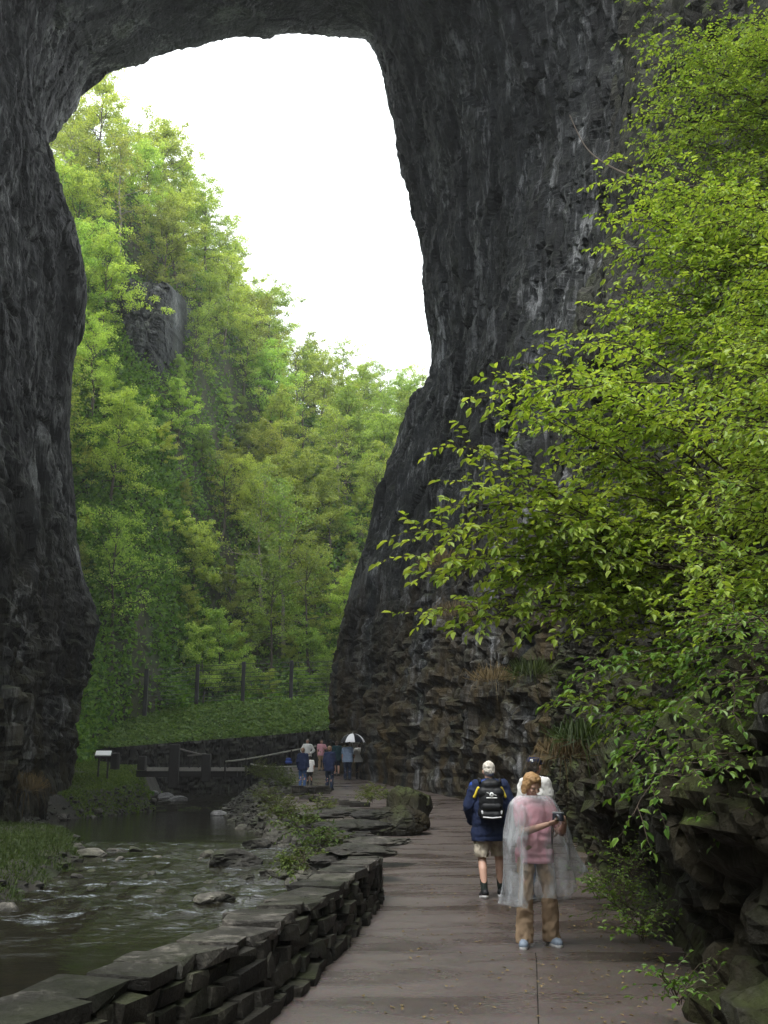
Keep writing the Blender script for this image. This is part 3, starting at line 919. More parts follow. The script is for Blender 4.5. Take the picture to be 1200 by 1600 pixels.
# loose rubble nobody could count
V, FF, off_ = [], [], 0
tm = np.array([v_.co[:] for v_ in small_vars[0].vertices])
bm = bmesh.new(); bmesh.ops.create_icosphere(bm, subdivisions=1, radius=.5)
iv = np.array([v_.co[:] for v_ in bm.verts]); iff = np.array([[x.index for x in f_.verts] for f_ in bm.faces]); bm.free()
for k in range(4200):
    Y = 15 + 40 * r.random() ** 1.2 if k < 2600 else r.uniform(36, 57)
    if r.random() < .62:
        a_, b_ = shore_r(Y), path_l(Y)
        x = a_ + (b_ - a_) * r.uniform(-.12, .9)
    else:
        x = shore_l(Y) - r.normal() * .4 + .1
    W = .07 + .2 * r.random() ** 2
    z = ground_z(np.array([x]), np.array([Y]))[0]
    V.append(iv * (1 + .35 * r.uniform(-1, 1, (len(iv), 1))) * [W * r.uniform(.8, 1.5), W, W * .7] + [x, Y, z + W * .2])
    FF.append(iff + off_); off_ += len(iv)
o = ob('rubble', mesh_np('rubble', np.concatenate(V), np.concatenate(FF), M['rock_river']))
tag(o, 'loose small stones littering both river banks', 'rubble', kind='stuff')

# ------------------------------------------------------------------ far bank: retaining wall, ivy bank, fence, footbridge, sign
rw = [(60, 1180, 60), (180, 1168, 62), (300, 1158, 64.5), (420, 1149, 66), (525, 1140, 67), (640, 1136, 68)]
RT = np.array([P(a, b, Y) for a, b, Y in rw])
RTs = catmull(RT, 360)
low = RTs.copy(); low[:, 2] = 0.0; low[:, 1] -= .3
back = RTs + [0, .6, 0]
G = np.stack([low, RTs * [1, 1, 1] + [0, 0, -.0], back, back - [0, 0, 3]], 1)
# subdivide the face for relief
fine_rows = [low + (RTs - low) * k for k in np.linspace(0, 1, 22)] + [back, back - [0, 0, 3]]
G = np.stack(fine_rows, 1)
gp = G.reshape(-1, 3)
f1, f2, c1, dv = voro(gp * [2.2, 2.2, 3.4], 71)
gp = gp + np.array([0, -1, 0]) * (.16 * (c1 - .5) - .1 * (1 - sstep(0, .15, f2 - f1)))[:, None]
o = ob('retaining_wall', mesh_np('retaining_wall', gp, grid_faces(360, G.shape[1]), M['wall_stone']))
tag(o, 'dark stone retaining wall below the ivy bank', 'retaining wall')
RTs = catmull(RT, 80)
bk = [(40, 1120, 68), (180, 1112, 69), (300, 1104, 70), (420, 1097, 71), (525, 1092, 72), (640, 1088, 73)]
BT = catmull(np.array([P(a, b, Y) for a, b, Y in bk]), 80)
rows_ = [RTs + [0, .5, -.05] + (BT - RTs - [0, .5, 0]) * k for k in np.linspace(0, 1, 14)] + [BT + [0, 3, -.4], BT + [0, 6, -2]]
G = np.stack(rows_, 1)
gp = G.reshape(-1, 3).copy()
gp[:, 2] += .15 * fbm(gp * .8, 3, 44)
o = ob('bank', mesh_np('bank', gp, grid_faces(80, G.shape[1]), M['forest_floor'], True))
tag(o, 'sloping bank above the retaining wall', 'bank', kind='structure')
N = 32000
ui, vi = r.uniform(0, 78.9, N), r.uniform(0, 14.9, N)
G2 = gp.reshape(80, -1, 3)
i_, j_ = ui.astype(int), vi.astype(int)
fu, fv = (ui - i_)[:, None], (vi - j_)[:, None]
c = G2[i_, j_] * (1 - fu) * (1 - fv) + G2[i_ + 1, j_] * fu * (1 - fv) + G2[i_, j_ + 1] * (1 - fu) * fv + G2[i_ + 1, j_ + 1] * fu * fv
c = c + np.array([0, -.1, 0]) + rng.normal(size=(N, 3)) * [.05, .08, .05] + np.array([0, 0, .22]) * r.random((N, 1))
v, f = leafmesh(c, rdir(N) * [1, 1, .5] + [0, -.5, -.3], rdir(N) * .6 + [0, -.5, .8], r.uniform(.14, .3, N), r.uniform(.12, .24, N), simple=True)
o = ob('ivy', mesh_np('ivy', v, f, M['leaf_ivy']))
tag(o, 'green ivy carpeting the bank above the retaining wall', 'ivy', kind='stuff')

fence = empty('fence', P(340, 1098, 71))
tag(fence, 'tall wire fence with black posts along the top of the ivy bank', 'fence')
fp = [(228, 1045, 1106, 66.8), (308, 1038, 1100, 70.6), (380, 1034, 1096, 71.2), (455, 1032, 1091, 71.8), (530, 1030, 1088, 72.4)]
f0 = P(340, 1098, 71)
tops = []
for a, b, c_, Y in fp:
    t_, b_ = P(a, b, Y), P(a, c_, Y)
    h = t_[2] - b_[2] + .5
    ob('post', box_mesh('post', (.26, .26, h), M['steel_black'], .03), fence, (t_ + b_) / 2 - f0 - [0, 0, .25], (0, 0, .1))
    tops.append((t_ - f0, b_ - f0))
for k in range(len(tops) - 1):
    for q_ in range(9):
        u = .05 + .11 * q_
        p0 = tops[k][0] * (1 - u) + tops[k][1] * u
        p1 = tops[k + 1][0] * (1 - u) + tops[k + 1][1] * u
        v, f = tubes([([p0, (p0 + p1) / 2 - [0, 0, .03], p1], .018)], 4)
        ob('wire', mesh_np('wire', v, f, M['steel_black']), fence)

fb0 = P(290, 1205, 57)
fb = empty('footbridge', fb0)
tag(fb, 'small timber footbridge crossing the river in the distance', 'footbridge')
xa, xb = P(215, 1200, 57)[0] - fb0[0], P(372, 1200, 57)[0] - fb0[0]
zd = P(290, 1202, 57)[2] - fb0[2]
for k in range(22):
    x = xa + (xb - xa) * (k + .5) / 22
    ob('plank', box_mesh('plank', ((xb - xa) / 22 - .02, 1.9, .08), M['deck_wood'], .01), fb, (x, .6, zd + r.uniform(-.01, .01)))
ob('fascia', box_mesh('fascia', (xb - xa, .06, .2), M['pale_wood'], .01), fb, ((xa + xb) / 2 + .6, -.42, zd + .0))
for y_ in (-.2, 1.4):
    ob('beam', box_mesh('beam', (xb - xa, .18, .34), M['dark_wood'], .02), fb, ((xa + xb) / 2, y_, zd - .23))
for a, w, top_, bot in ((222, .42, 1181, 1203), (272, .52, 1163, 1232), (322, .46, 1178, 1222)):
    t_, b_ = P(a, top_, 56.2), P(a, bot, 56.2)
    ob('post', box_mesh('post', (w, .4, t_[2] - b_[2]), M['dark_wood'], .04), fb, (t_ + b_) / 2 - fb0)
for a, b, c_, d_ in ((293, 1181, 322, 1178), (272, 1168, 322, 1181)):
    v, f = tubes([([P(a, b, 56.4) - fb0, P(c_, d_, 56.4) - fb0], .05)], 6)
    ob('handrail', mesh_np('handrail', v, f, M['deck_wood']), fb)
for a in (296, 310, 344, 356):
    v, f = tubes([([P(a, 1181, 56.5) - fb0, P(a, 1200, 56.5) - fb0], .035)], 6)
    ob('baluster', mesh_np('baluster', v, f, M['dark_wood']), fb)

post_s = ob('bollard', box_mesh('bollard', (.42, .42, .9), M['dark_wood'], .06), None, P(180, 1190, 55))
tag(post_s, 'thick dark timber post on the lawn beside the footbridge', 'post')
rail0 = P(410, 1190, 54)
rl = empty('railing', rail0)
tag(rl, 'pale two-rail railing along the path leading from the footbridge', 'railing')
top_line = [P(a, b, Y) - rail0 for a, b, Y in ((352, 1190, 56.5), (385, 1186, 56), (420, 1180, 55.5), (455, 1173, 55), (494, 1166, 57))]
low_line = [P(a, b, Y) - rail0 for a, b, Y in ((392, 1194, 56), (420, 1198, 55), (450, 1198, 54.5), (470, 1197, 54))]
for ln in (top_line, low_line):
    v, f = tubes([(catmull(ln, 16), .045)], 6)
    ob('rail', mesh_np('rail', v, f, M['rope']), rl)
for k in range(5):
    q_ = np.array(top_line[k])
    v, f = tubes([([q_ + [0, 0, .03], q_ - [0, 0, .95]], .05)], 6)
    ob('post', mesh_np('post', v, f, M['dark_wood']), rl)

s0 = P(160, 1200, 50)
sg = empty('information_sign', s0)
tag(sg, 'small tilted white information panel on a dark stand at the lawn', 'sign')
bm = bmesh.new(); box_bm(bm, (0, 0, 0), (.72, .46, .05)); me = bm_mesh('panel', bm, M['sign_white'], .01)
pz = P(160, 1177, 50)[2] - s0[2]
ob('panel', me, sg, (0, 0, pz), (R(28), 0, R(8)))
ob('panel_back', box_mesh('panel_back', (.78, .52, .04), M['dark_wood'], .01), sg, (0, .035, pz - .055), (R(28), 0, R(8)))
for x in (-.22, .22):
    ob('leg', box_mesh('leg', (.08, .08, pz + .5), M['dark_wood'], .01), sg, (x, .12, pz / 2 - .3))

# rock outcrop among the hillside trees
oc = P(226, 525, 80.5)
uu, vv = np.linspace(-1, 1, 90), np.linspace(-1, 1, 110)
U, Vv = np.meshgrid(uu, vv, indexing='ij')
wobl = .22 * fbm(np.stack([np.arctan2(Vv, U).ravel() * 2.2, 0 * U.ravel(), 0 * U.ravel()], 1), 4, 12).reshape(U.shape)
ed = (np.maximum(np.abs(U), np.abs(Vv)) * .75 + .25 * np.hypot(U, Vv) + wobl) ** 7
gp = np.stack([oc[0] + U.ravel() * 2.4, oc[1] - .8 + 4.5 * ed.ravel() + .6 * U.ravel(), oc[2] + Vv.ravel() * 6.2], 1)
gp[:, 1] -= .9 * rock_disp(gp * 1.4, .6, .5 * np.ones(len(gp)), 1, 9)
o = ob('rock_outcrop', mesh_np('rock_outcrop', gp, grid_faces(90, 110), M['rock_hill']))
tag(o, 'grey rock outcrop showing among the trees high on the hillside', 'outcrop', kind='structure')

# ------------------------------------------------------------------ trees
def make_tree(name, seed, H, Rr, cb, nl, leaves, ls, trunk_r, bark, leafm, lean=.06, sparse=False):
    q_ = np.random.default_rng(seed)
    n = 9
    tz = np.linspace(0, 1, n)
    bend = np.cumsum(q_.normal(size=(n, 2)) * H * lean / n * 1.4, axis=0)
    bend -= bend[0]
    tr = np.stack([bend[:, 0], bend[:, 1], tz * H * .80], 1)
    tr[0, 2] = -.8
    lines = [(tr, trunk_r * (1 - .88 * tz))]
    cl = []
    for k in range(nl):
        t_ = cb + (1 - cb) * (k + q_.random()) / nl
        t_ = min(t_, .97)
        p0 = np.array([np.interp(t_, tz, tr[:, j]) for j in range(3)])
        az = k * 2.4 + q_.uniform(-.5, .5)
        fr3 = (t_ - cb) / (1 - cb)
        L = Rr * (.62 + .42 * math.sin(math.pi * min(1, .25 + fr3 * .7))) * q_.uniform(.65, 1.2)
        el = .12 + .95 * fr3 + q_.uniform(-.15, .35)
        d = np.array([math.cos(az) * math.cos(el), math.sin(az) * math.cos(el), math.sin(el)])
        m = 6
        u = np.linspace(0, 1, m)[:, None]
        pts = p0 + d * L * u + np.array([0, 0, -.12 * L]) * u ** 2 + q_.normal(size=(m, 3)) * L * .05 * u
        lines.append((pts, trunk_r * .38 * (1 - .85 * u[:, 0]) * (1.1 - .6 * t_)))
        for w in range(6):
            i_ = 1 + w % 5
            d2 = unit(d * .6 + q_.normal(size=3) * [.8, .8, .35])
            p2 = pts[i_] + d2 * L * q_.uniform(.3, .55) * np.linspace(0, 1, 4)[:, None]
            lines.append((p2, trunk_r * .12 * (1 - .8 * np.linspace(0, 1, 4))))
            cl += [p2[3], p2[3] * .5 + p2[2] * .5, p2[2]]
        cl += [pts[-1], pts[-2]]
    cl.append(tr[-1])
    cl = np.array(cl)
    v, f = tubes(lines, 6)
    bark_me = mesh_np(name + '_trunk', v, f, bark, True)
    ci = q_.integers(0, len(cl), leaves)
    sz = Rr * .125 * q_.uniform(.5, 1.4, len(cl))
    dv = unit(q_.normal(size=(leaves, 3))) * (q_.random((leaves, 1)) ** .5) * sz[ci][:, None] * 1.35
    dv[:, 2] *= .6
    c = cl[ci] + dv
    v, f = leafmesh(c, unit(q_.normal(size=(leaves, 3))) + [0, 0, -.25], unit(q_.normal(size=(leaves, 3))) * .8 + [0, 0, .8], q_.uniform(.7, 1.3, leaves) * ls, q_.uniform(.5, .9, leaves) * ls, simple=True)
    return bark_me, mesh_np(name + '_crown', v, f, leafm)
TV = []
for k in range(5): TV.append((make_tree('full_tree', 500 + k, 12, 3.3, .28, 17, 11000, .17, .17, M['bark'], M['leaf_hill']), 'full'))
for k in range(3): TV.append((make_tree('airy_tree', 520 + k, 13, 3.0, .40, 13, 3600, .17, .15, M['bark'] if k else M['bark_pale'], M['leaf_hill']), 'airy'))
for k in range(3): TV.append((make_tree('understory_tree', 540 + k, 7, 2.4, .18, 12, 6000, .18, .08, M['bark'], M['leaf_hill']), 'small'))
for k in range(2): TV.append((make_tree('bare_tree', 560 + k, 12, 2.6, .35, 14, 500, .18, .14, M['bark'], M['leaf_hill']), 'bare'))
def place_tree(k, x, Y, z, s, label, group=None, rz=None):
    (tm_, cm_), kind = TV[k]
    t_ = empty({'full': 'broadleaf_tree', 'airy': 'slender_tree', 'small': 'understory_tree', 'bare': 'bare_tree'}[kind], (x, Y, z), r.uniform(0, 6.28) if rz is None else rz, s)
    ob('trunk', tm_, t_)
    ob('crown', cm_, t_)
    return tag(t_, label, 'tree', group)
spots = []
tries = 0
def hz1(x, Y): return float(hill_z(np.array([x]), np.array([Y]))[0])
while len(spots) < 210 and tries < 20000:
    tries += 1
    Y = 60 + 70 * r.random() ** 1.05
    x = r.uniform(-.42 * Y - 2, .09 * Y)
    z = hz1(x, Y)
    if z < 6.8 and x > -12: continue
    if Y < 66: continue
    px, py = proj((x, Y, z + 5))
    if px < 30 or px > 730: continue
    if 175 < px < 300 and 400 < py < 680 and Y < 81: continue
    if 190 < px < 540 and Y < 76: continue
    sp_ = 3.1 if Y < 100 else 3.8
    if any((x - a) ** 2 + (Y - b) ** 2 < sp_ ** 2 for a, b in spots): continue
    spots.append((x, Y))
    slope_low = (z < 17)
    if slope_low: k = int(r.choice([8, 9, 10, 8, 9, 10, 5, 6, 7])); s = r.uniform(.7, 1.05)
    else: k = int(r.choice([0, 1, 2, 3, 4, 0, 1, 2, 3, 4, 5, 6, 7, 5, 6, 8, 11, 12])); s = r.uniform(.75, 1.1)
    kind = TV[k][1]
    ptx, pty = proj((x, Y, z + 9))
    if ptx < 215: zone = 'high beside the left pier' if pty < 600 else 'low beside the left pier'
    elif ptx > 560: zone = 'next to the right pier'
    elif Y > 101: zone = 'on the skyline'
    elif ptx < 330 and pty < 640: zone = 'around the rock outcrop'
    else: zone = 'in the middle of the slope' if pty < 780 else 'low on the slope above the fence'
    look = {'full': 'full-crowned fresh green tree', 'airy': 'slender thin-leaved tree', 'small': 'small bushy tree', 'bare': 'nearly leafless tree'}[kind]
    place_tree(k, x, Y, z - .2, s, look + ' ' + zone + ' of the wooded hillside' if 'slope' not in zone else look + ' ' + zone, kind + ' trees ' + zone)
tries = 0
sh_n = 0
while sh_n < 75 and tries < 6000:
    tries += 1
    Y = 64 + 40 * r.random() ** 1.2
    x = r.uniform(-.34, .03) * Y
    z = hz1(x, Y)
    ptx, pty = proj((x, Y, z + 1.5))
    if (Y < 75 and ptx > 185) or ptx < 90 or ptx > 640 or pty < 560: continue
    if any((x - a) ** 2 + (Y - b) ** 2 < 1.9 ** 2 for a, b in spots): continue
    if 175 < ptx < 300 and 400 < pty < 680 and Y < 83: continue
    spots.append((x, Y)); sh_n += 1
    zone = 'beside the left pier' if ptx < 215 else ('under the middle trees' if pty < 820 else 'low on the slope above the fence')
    t_ = place_tree(int(r.integers(8, 11)), x, Y, z - .2, r.uniform(.32, .6), 'shrubby young growth ' + zone + ' on the hillside', 'young growth ' + zone)
    t_.name = 'young_tree'
def tree_at(k, px, py, Y, s, label):
    q_ = P(px, py, Y)
    return place_tree(k, q_[0], Y, min(q_[2], hz1(q_[0], Y)) if Y > 73 else q_[2], s, label)
tree_at(8, 320, 1030, 73.5, .85, 'bright yellow-green sapling just behind the wire fence')
tree_at(5, 446, 960, 80, 1.25, 'tall tree with a straight pale trunk in the middle of the slope')
tree_at(5, 412, 940, 83, 1.15, 'pale trunked tree leaning beside the straight one')
tree_at(6, 488, 1010, 78, 1.0, 'thin dark trunked tree near the foot of the right pier')

# undergrowth on the slope
N = 210000
Y = 58 + 58 * r.random(N) ** 1.2
x = r.uniform(-.42, .1, N) * Y
z = hill_z(x, Y)
cn = fbm(np.stack([x * .5, Y * .5, 0 * x], 1), 3, 88)
kz = r.random(N) ** 1.5 * (1.3 + 1.6 * np.clip(cn, -.5, 1))
keep = (r.random(N) < np.clip(.7 + 1.6 * cn, .25, 1)) & ((Y > 72.6) | (x < -13))
c = np.stack([x, Y, z + kz], 1)[keep]
n2_ = 60000
Y2 = r.uniform(56, 80, n2_); x2 = r.uniform(-.42, -.155, n2_) * Y2
c2_ = np.stack([x2, Y2, hill_z(x2, Y2) + r.random(n2_) ** 1.5 * 1.4 * (.4 + np.clip(fbm(np.stack([x2 * .5, Y2 * .5, 0 * x2], 1), 3, 89) + .5, 0, 1.2))], 1)
c2_ = c2_[(x2 < -13) & ((Y2 > 71) | (x2 < -.243 * Y2))]
c = np.concatenate([c, c2_])
N = len(c)
v, f = leafmesh(c, rdir(N) + [0, -.2, 0], rdir(N) * .8 + [0, -.2, .8], r.uniform(.2, .45, N), r.uniform(.16, .34, N), simple=True)
o = ob('undergrowth', mesh_np('undergrowth', v, f, M['leaf_under']))
tag(o, 'low green undergrowth covering the wooded slope', 'undergrowth', kind='stuff')

# ------------------------------------------------------------------ leafy shrubs rooted in the near cliff
def bez(a, b, c, n):
    u = np.linspace(0, 1, n)[:, None]
    return a * (1 - u) ** 2 + 2 * b * u * (1 - u) + c * u ** 2
def leafy(stems, seed, leafL=.075, spacing=.085, t0=.3, lspace=.04, dens=1.0, rad=.011):
    q_ = np.random.default_rng(seed)
    lines, C, D, Nn, LL = [], [], [], [], []
    for root, tip, arch_ in stems:
        L = np.linalg.norm(tip - root)
        ctrl = (root * .5 + tip * .5) + np.array([0, 0, arch_ * L]) + q_.normal(size=3) * .05 * L
        pts = bez(root, ctrl, tip, 18)
        pts[1:-1] += q_.normal(size=(16, 3)) * .008 * L
        lines.append((pts, np.linspace(rad * (.5 + .25 * L), .003, 18)))
        nb = max(3, int(L * (1 - t0) / spacing * dens))
        for k in range(nb):
            t_ = t0 + (1 - t0) * (k + q_.random()) / nb
            i_ = min(16, int(t_ * 17))
            p0 = pts[i_] + (pts[i_ + 1] - pts[i_]) * (t_ * 17 - i_)
            d = unit(pts[i_ + 1] - pts[i_])
            side = unit(np.cross(d, [0, 0, 1])) * (1 if k % 2 else -1)
            l = q_.uniform(.2, .55) * (1.15 - .7 * t_) * (1 + .15 * L)
            d2 = unit(d * q_.uniform(.4, 1.0) + side * q_.uniform(.5, 1.0) + np.array([0, 0, q_.normal() * .3 + .05]))
            m = 6
            u = np.linspace(0, 1, m)[:, None]
            b = p0 + d2 * l * u + np.array([0, 0, -.22 * l]) * u ** 2 + q_.normal(size=(m, 3)) * .012 * u
            lines.append((b, np.linspace(.004, .0015, m)))
            nl_ = max(3, int(l / lspace))
            for w in range(nl_):
                tt = (w + .5 + .4 * q_.random()) / nl_ * 5
                ii = min(4, int(tt))
                dd_ = unit(b[ii + 1] - b[ii])
                s2 = unit(np.cross(dd_, [0, 0, 1])) * (1 if w % 2 else -1)
                C.append(b[ii] + (b[ii + 1] - b[ii]) * (tt - ii))
                D.append(dd_ * .55 + s2 * .8 + q_.normal(size=3) * .22 + [0, 0, -.18])
                Nn.append(np.array([0, 0, 1]) + q_.normal(size=3) * .38)
                LL.append(leafL * q_.uniform(.42, 1.3))
            C.append(b[-1]); D.append(unit(b[-1] - b[-2]) + [0, 0, -.2]); Nn.append(np.array([0, 0, 1]) + q_.normal(size=3) * .3); LL.append(leafL * 1.1)
    LL = np.array(LL)
    lv = leafmesh(np.array(C), np.array(D), np.array(Nn), LL, LL * .52, .22)
    return tubes(lines, 5), lv
def shrub(name, stems, seed, leafm, label, **kw):
    (bv, bf), (lv, lf) = leafy(stems, seed, **kw)
    base = stems[0][0]
    t_ = empty(name, base)
    ob('branches', mesh_np('branches', bv - base, bf, M['twig'], True), t_)
    ob('foliage', mesh_np('foliage', lv - base, lf, leafm), t_)
    return tag(t_, label, 'shrub')
def st(tips, root, arch_=.10, jr=.25, seed=0):
    q_ = np.random.default_rng(seed)
    out = []
    for a, b, Y in tips:
        rt = P(*root) + q_.normal(size=3) * jr * [.6, 1, 1]
        out.append((rt, P(a, b, Y), arch_ * q_.uniform(.4, 1.5)))
    return out
A1 = [(640, 832, 8.4), (646, 868, 8.5), (690, 790, 8.6), (720, 750, 8.6), (712, 690, 8.6), (700, 840, 8.8), (760, 800, 9), (800, 760, 9.0), (770, 860, 9.1), (830, 830, 9.3), (840, 760, 9.2), (760, 720, 8.9), (880, 790, 9.4), (900, 850, 9.5)]
shrub('leafy_shrub', st(A1, (1130, 900, 10.0), .07, .3, 1), 1, M['leaf_near'], 'bright green branch reaching furthest left in front of the dark pier', leafL=.085)
A2 = [(658, 958, 8.8), (704, 976, 8.9), (670, 900, 8.8), (740, 930, 9), (765, 940, 9.0), (800, 900, 9.1), (840, 900, 9.3), (860, 940, 9.4), (900, 920, 9.5), (820, 860, 9.2)]
shrub('leafy_shrub', st(A2, (1120, 960, 10.1), .13, .25, 2), 2, M['leaf_near'], 'drooping bright green spray below the longest branch', leafL=.085)
A3 = [(730, 622, 8.8), (765, 588, 8.8), (800, 650, 9), (790, 600, 8.9), (850, 640, 9.2), (840, 540, 9.2), (866, 515, 9.3), (880, 580, 9.4), (910, 660, 9.5), (870, 700, 9.4), (930, 610, 9.6), (960, 690, 9.7), (940, 560, 9.6)]
shrub('leafy_shrub', st(A3, (1150, 720, 10.2), .08, .3, 3), 3, M['leaf_near'], 'feathery green spray standing above the longest branch', leafL=.08)
def fill(n, x0, x1, y0, y1, Y0, Y1, dx, dy, dY, seed, arch_=.1):
    q_ = np.random.default_rng(seed)
    out = []
    for k in range(n):
        a, b, Y = q_.uniform(x0, x1), q_.uniform(y0, y1), q_.uniform(Y0, Y1)
        out.append((P(a + dx * q_.uniform(.7, 1.3), b + dy * q_.uniform(.3, 1.5), Y + dY), P(a, b, Y), arch_ * q_.uniform(.3, 1.6)))
    return out
shrub('leafy_shrub', fill(34, 860, 1180, 600, 900, 9.3, 10.5, 240, 120, 1.3, 4), 4, M['leaf_near'], 'dense leafy shrub covering the middle of the cliff beside the walkway', leafL=.078)
shrub('leafy_shrub', fill(32, 880, 1200, 860, 1110, 9.2, 10.2, 240, 100, 1.2, 5), 5, M['leaf_near'], 'leafy shrub hanging over the rock ledge above the walkway', leafL=.075)
A6 = [(884, 1092, 8.6), (900, 1060, 8.7), (925, 1035, 8.8), (960, 1075, 8.8), (985, 1190, 8.2), (1010, 1170, 8.3), (1040, 1120, 8.4), (990, 1272, 8.0), (1020, 1240, 8.1), (1080, 1180, 8.2), (1120, 1140, 8.3), (1150, 1200, 8.2), (1100, 1060, 8.6), (1180, 1100, 8.5)]
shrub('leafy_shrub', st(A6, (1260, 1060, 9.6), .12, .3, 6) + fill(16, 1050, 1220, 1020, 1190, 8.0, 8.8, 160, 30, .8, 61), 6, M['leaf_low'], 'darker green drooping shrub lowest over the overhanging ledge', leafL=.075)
A7 = [(938, 330, 11), (936, 280, 11), (960, 250, 11.2), (945, 390, 11), (960, 450, 11), (925, 480, 10.8), (905, 545, 10.6), (1000, 330, 11.3), (1010, 420, 11.3), (990, 500, 11.2), (1060, 380, 11.5), (1050, 300, 11.5), (1100, 450, 11.6), (1060, 520, 11.4)]
shrub('leafy_shrub', st(A7, (1330, 420, 13.0), .05, .5, 7) + fill(30, 940, 1200, 290, 640, 10.6, 12, 280, 80, 1.4, 71), 7, M['leaf_near'], 'tall leafy shrub spreading across the upper right of the cliff', leafL=.075, t0=.25)
A8 = [(998, 172, 12.5), (1010, 232, 12.5), (1040, 200, 12.6), (1080, 160, 12.8), (1130, 120, 13), (1160, 60, 13.4), (1180, 20, 13.6), (1100, 240, 12.8), (1150, 200, 13)]
shrub('leafy_shrub', st(A8, (1340, 220, 14.5), .05, .5, 8) + fill(40, 985, 1210, 30, 340, 12.4, 14, 260, 60, 1.6, 81), 8, M['leaf_near'], 'leafy shrub at the top right edge of the cliff', leafL=.07, t0=.2)
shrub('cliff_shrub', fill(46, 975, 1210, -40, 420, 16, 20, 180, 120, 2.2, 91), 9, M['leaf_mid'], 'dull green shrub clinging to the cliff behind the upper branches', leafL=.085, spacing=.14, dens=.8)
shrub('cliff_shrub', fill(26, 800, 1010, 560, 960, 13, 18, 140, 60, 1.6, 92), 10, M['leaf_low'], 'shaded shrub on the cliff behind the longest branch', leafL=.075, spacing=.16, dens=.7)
shrub('leafy_shrub', fill(44, 1040, 1240, 520, 980, 7.2, 8.6, 170, 60, .9, 101), 11, M['leaf_near'], 'leafy shrub hugging the cliff at the right edge of the picture', leafL=.07)
shrub('leafy_shrub', fill(30, 1080, 1250, 300, 640, 8.6, 10.2, 190, 60, 1.2, 102), 12, M['leaf_near'], 'leafy shrub at the right edge above the edge-hugging one', leafL=.07)
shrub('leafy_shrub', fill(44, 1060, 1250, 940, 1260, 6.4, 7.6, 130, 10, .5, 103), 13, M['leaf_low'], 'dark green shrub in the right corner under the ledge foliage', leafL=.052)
# single long bare vine against the pier
vp = catmull([P(890, 180, 22), P(912, 225, 21), P(940, 252, 19), P(1000, 280, 16), P(1090, 292, 14), P(1220, 285, 13.5)], 30)
v, f = tubes([(vp, np.linspace(.012, .03, 30))], 6)
o = ob('vine', mesh_np('vine', v, f, M['twig'], True))
tag(o, 'long bare vine curving across the cliff to the dark pier', 'vine')

# ------------------------------------------------------------------ grass, bank shrubs, hanging tufts
def blades(name, pts, h, mat, label, spread=.5, w=.012, droop=.3, seed=0, cat='grass'):
    q_ = np.random.default_rng(seed)
    n = len(pts)
    d = q_.normal(size=(n, 3)) * spread + [0, 0, 1]
    d = unit(d)
    L = h * q_.uniform(.5, 1.3, n)[:, None]
    s = unit(np.cross(d, q_.normal(size=(n, 3))))
    W = w * q_.uniform(.6, 1.4, n)[:, None]
    m = pts + d * L * .6
    e = pts + d * L - np.array([0, 0, 1]) * L * droop + unit(d * [1, 1, 0]) * L * .15
    v = np.stack([pts - s * W, pts + s * W, m + s * W * .7, e, m - s * W * .7], 1).reshape(-1, 3)
    f4 = np.arange(n)[:, None] * 5 + np.array([[0, 1, 2, 4]])
    tri = np.arange(n)[:, None] * 5 + np.array([[4, 2, 3, 3]])
    me = bpy.data.meshes.new(name)
    me.from_pydata(v.tolist(), [], f4.tolist() + tri[:, :3].tolist())
    me.materials.append(mat)
    return me
def bank_pts(n, x0, x1, Y0, Y1, seed, cond=None):
    q_ = np.random.default_rng(seed)
    Y = q_.uniform(Y0, Y1, n); x = q_.uniform(x0, x1, n)
    k = np.ones(n, bool) if cond is None else cond(x, Y)
    x, Y = x[k], Y[k]
    return np.stack([x, Y, ground_z(x, Y) + .02], 1)
pts = bank_pts(26000, -12, -5.6, 19, 29.5, 5, lambda x, Y: (x < shore_l(Y) - .35 + .3 * np.sin(Y * 3)) )
o = ob('grass', blades('grass', pts, .17, M['grass'], '', .55, .009, .25, 6))
tag(o, 'tufted green grass on the near left river bank', 'grass', kind='stuff')
pts = bank_pts(42000, -17, -9.6, 43, 60, 7, lambda x, Y: x < shore_l(Y) - .1)
o = ob('lawn', blades('lawn', pts, .11, M['lawn'], '', .6, .03, .2, 8))
tag(o, 'small green lawn below the left pier', 'lawn', kind='stuff')
def ground_shrub(px, py, Y, n, size, leafm, label, seed, leafL=.06, name='bank_shrub'):
    b0 = P(px, py, Y)
    q_ = np.random.default_rng(seed)
    stems = []
    for k in range(n):
        az, el = q_.uniform(0, 6.28), q_.uniform(.3, 1.3)
        d = np.array([math.cos(az) * math.cos(el), math.sin(az) * math.cos(el), math.sin(el)])
        stems.append((b0 + q_.normal(size=3) * .04 * size, b0 + d * size * q_.uniform(.6, 1.1), .15))
    return shrub(name, stems, seed, leafm, label, leafL=leafL * 1.25, spacing=.06, t0=.1, lspace=.045, rad=.006)
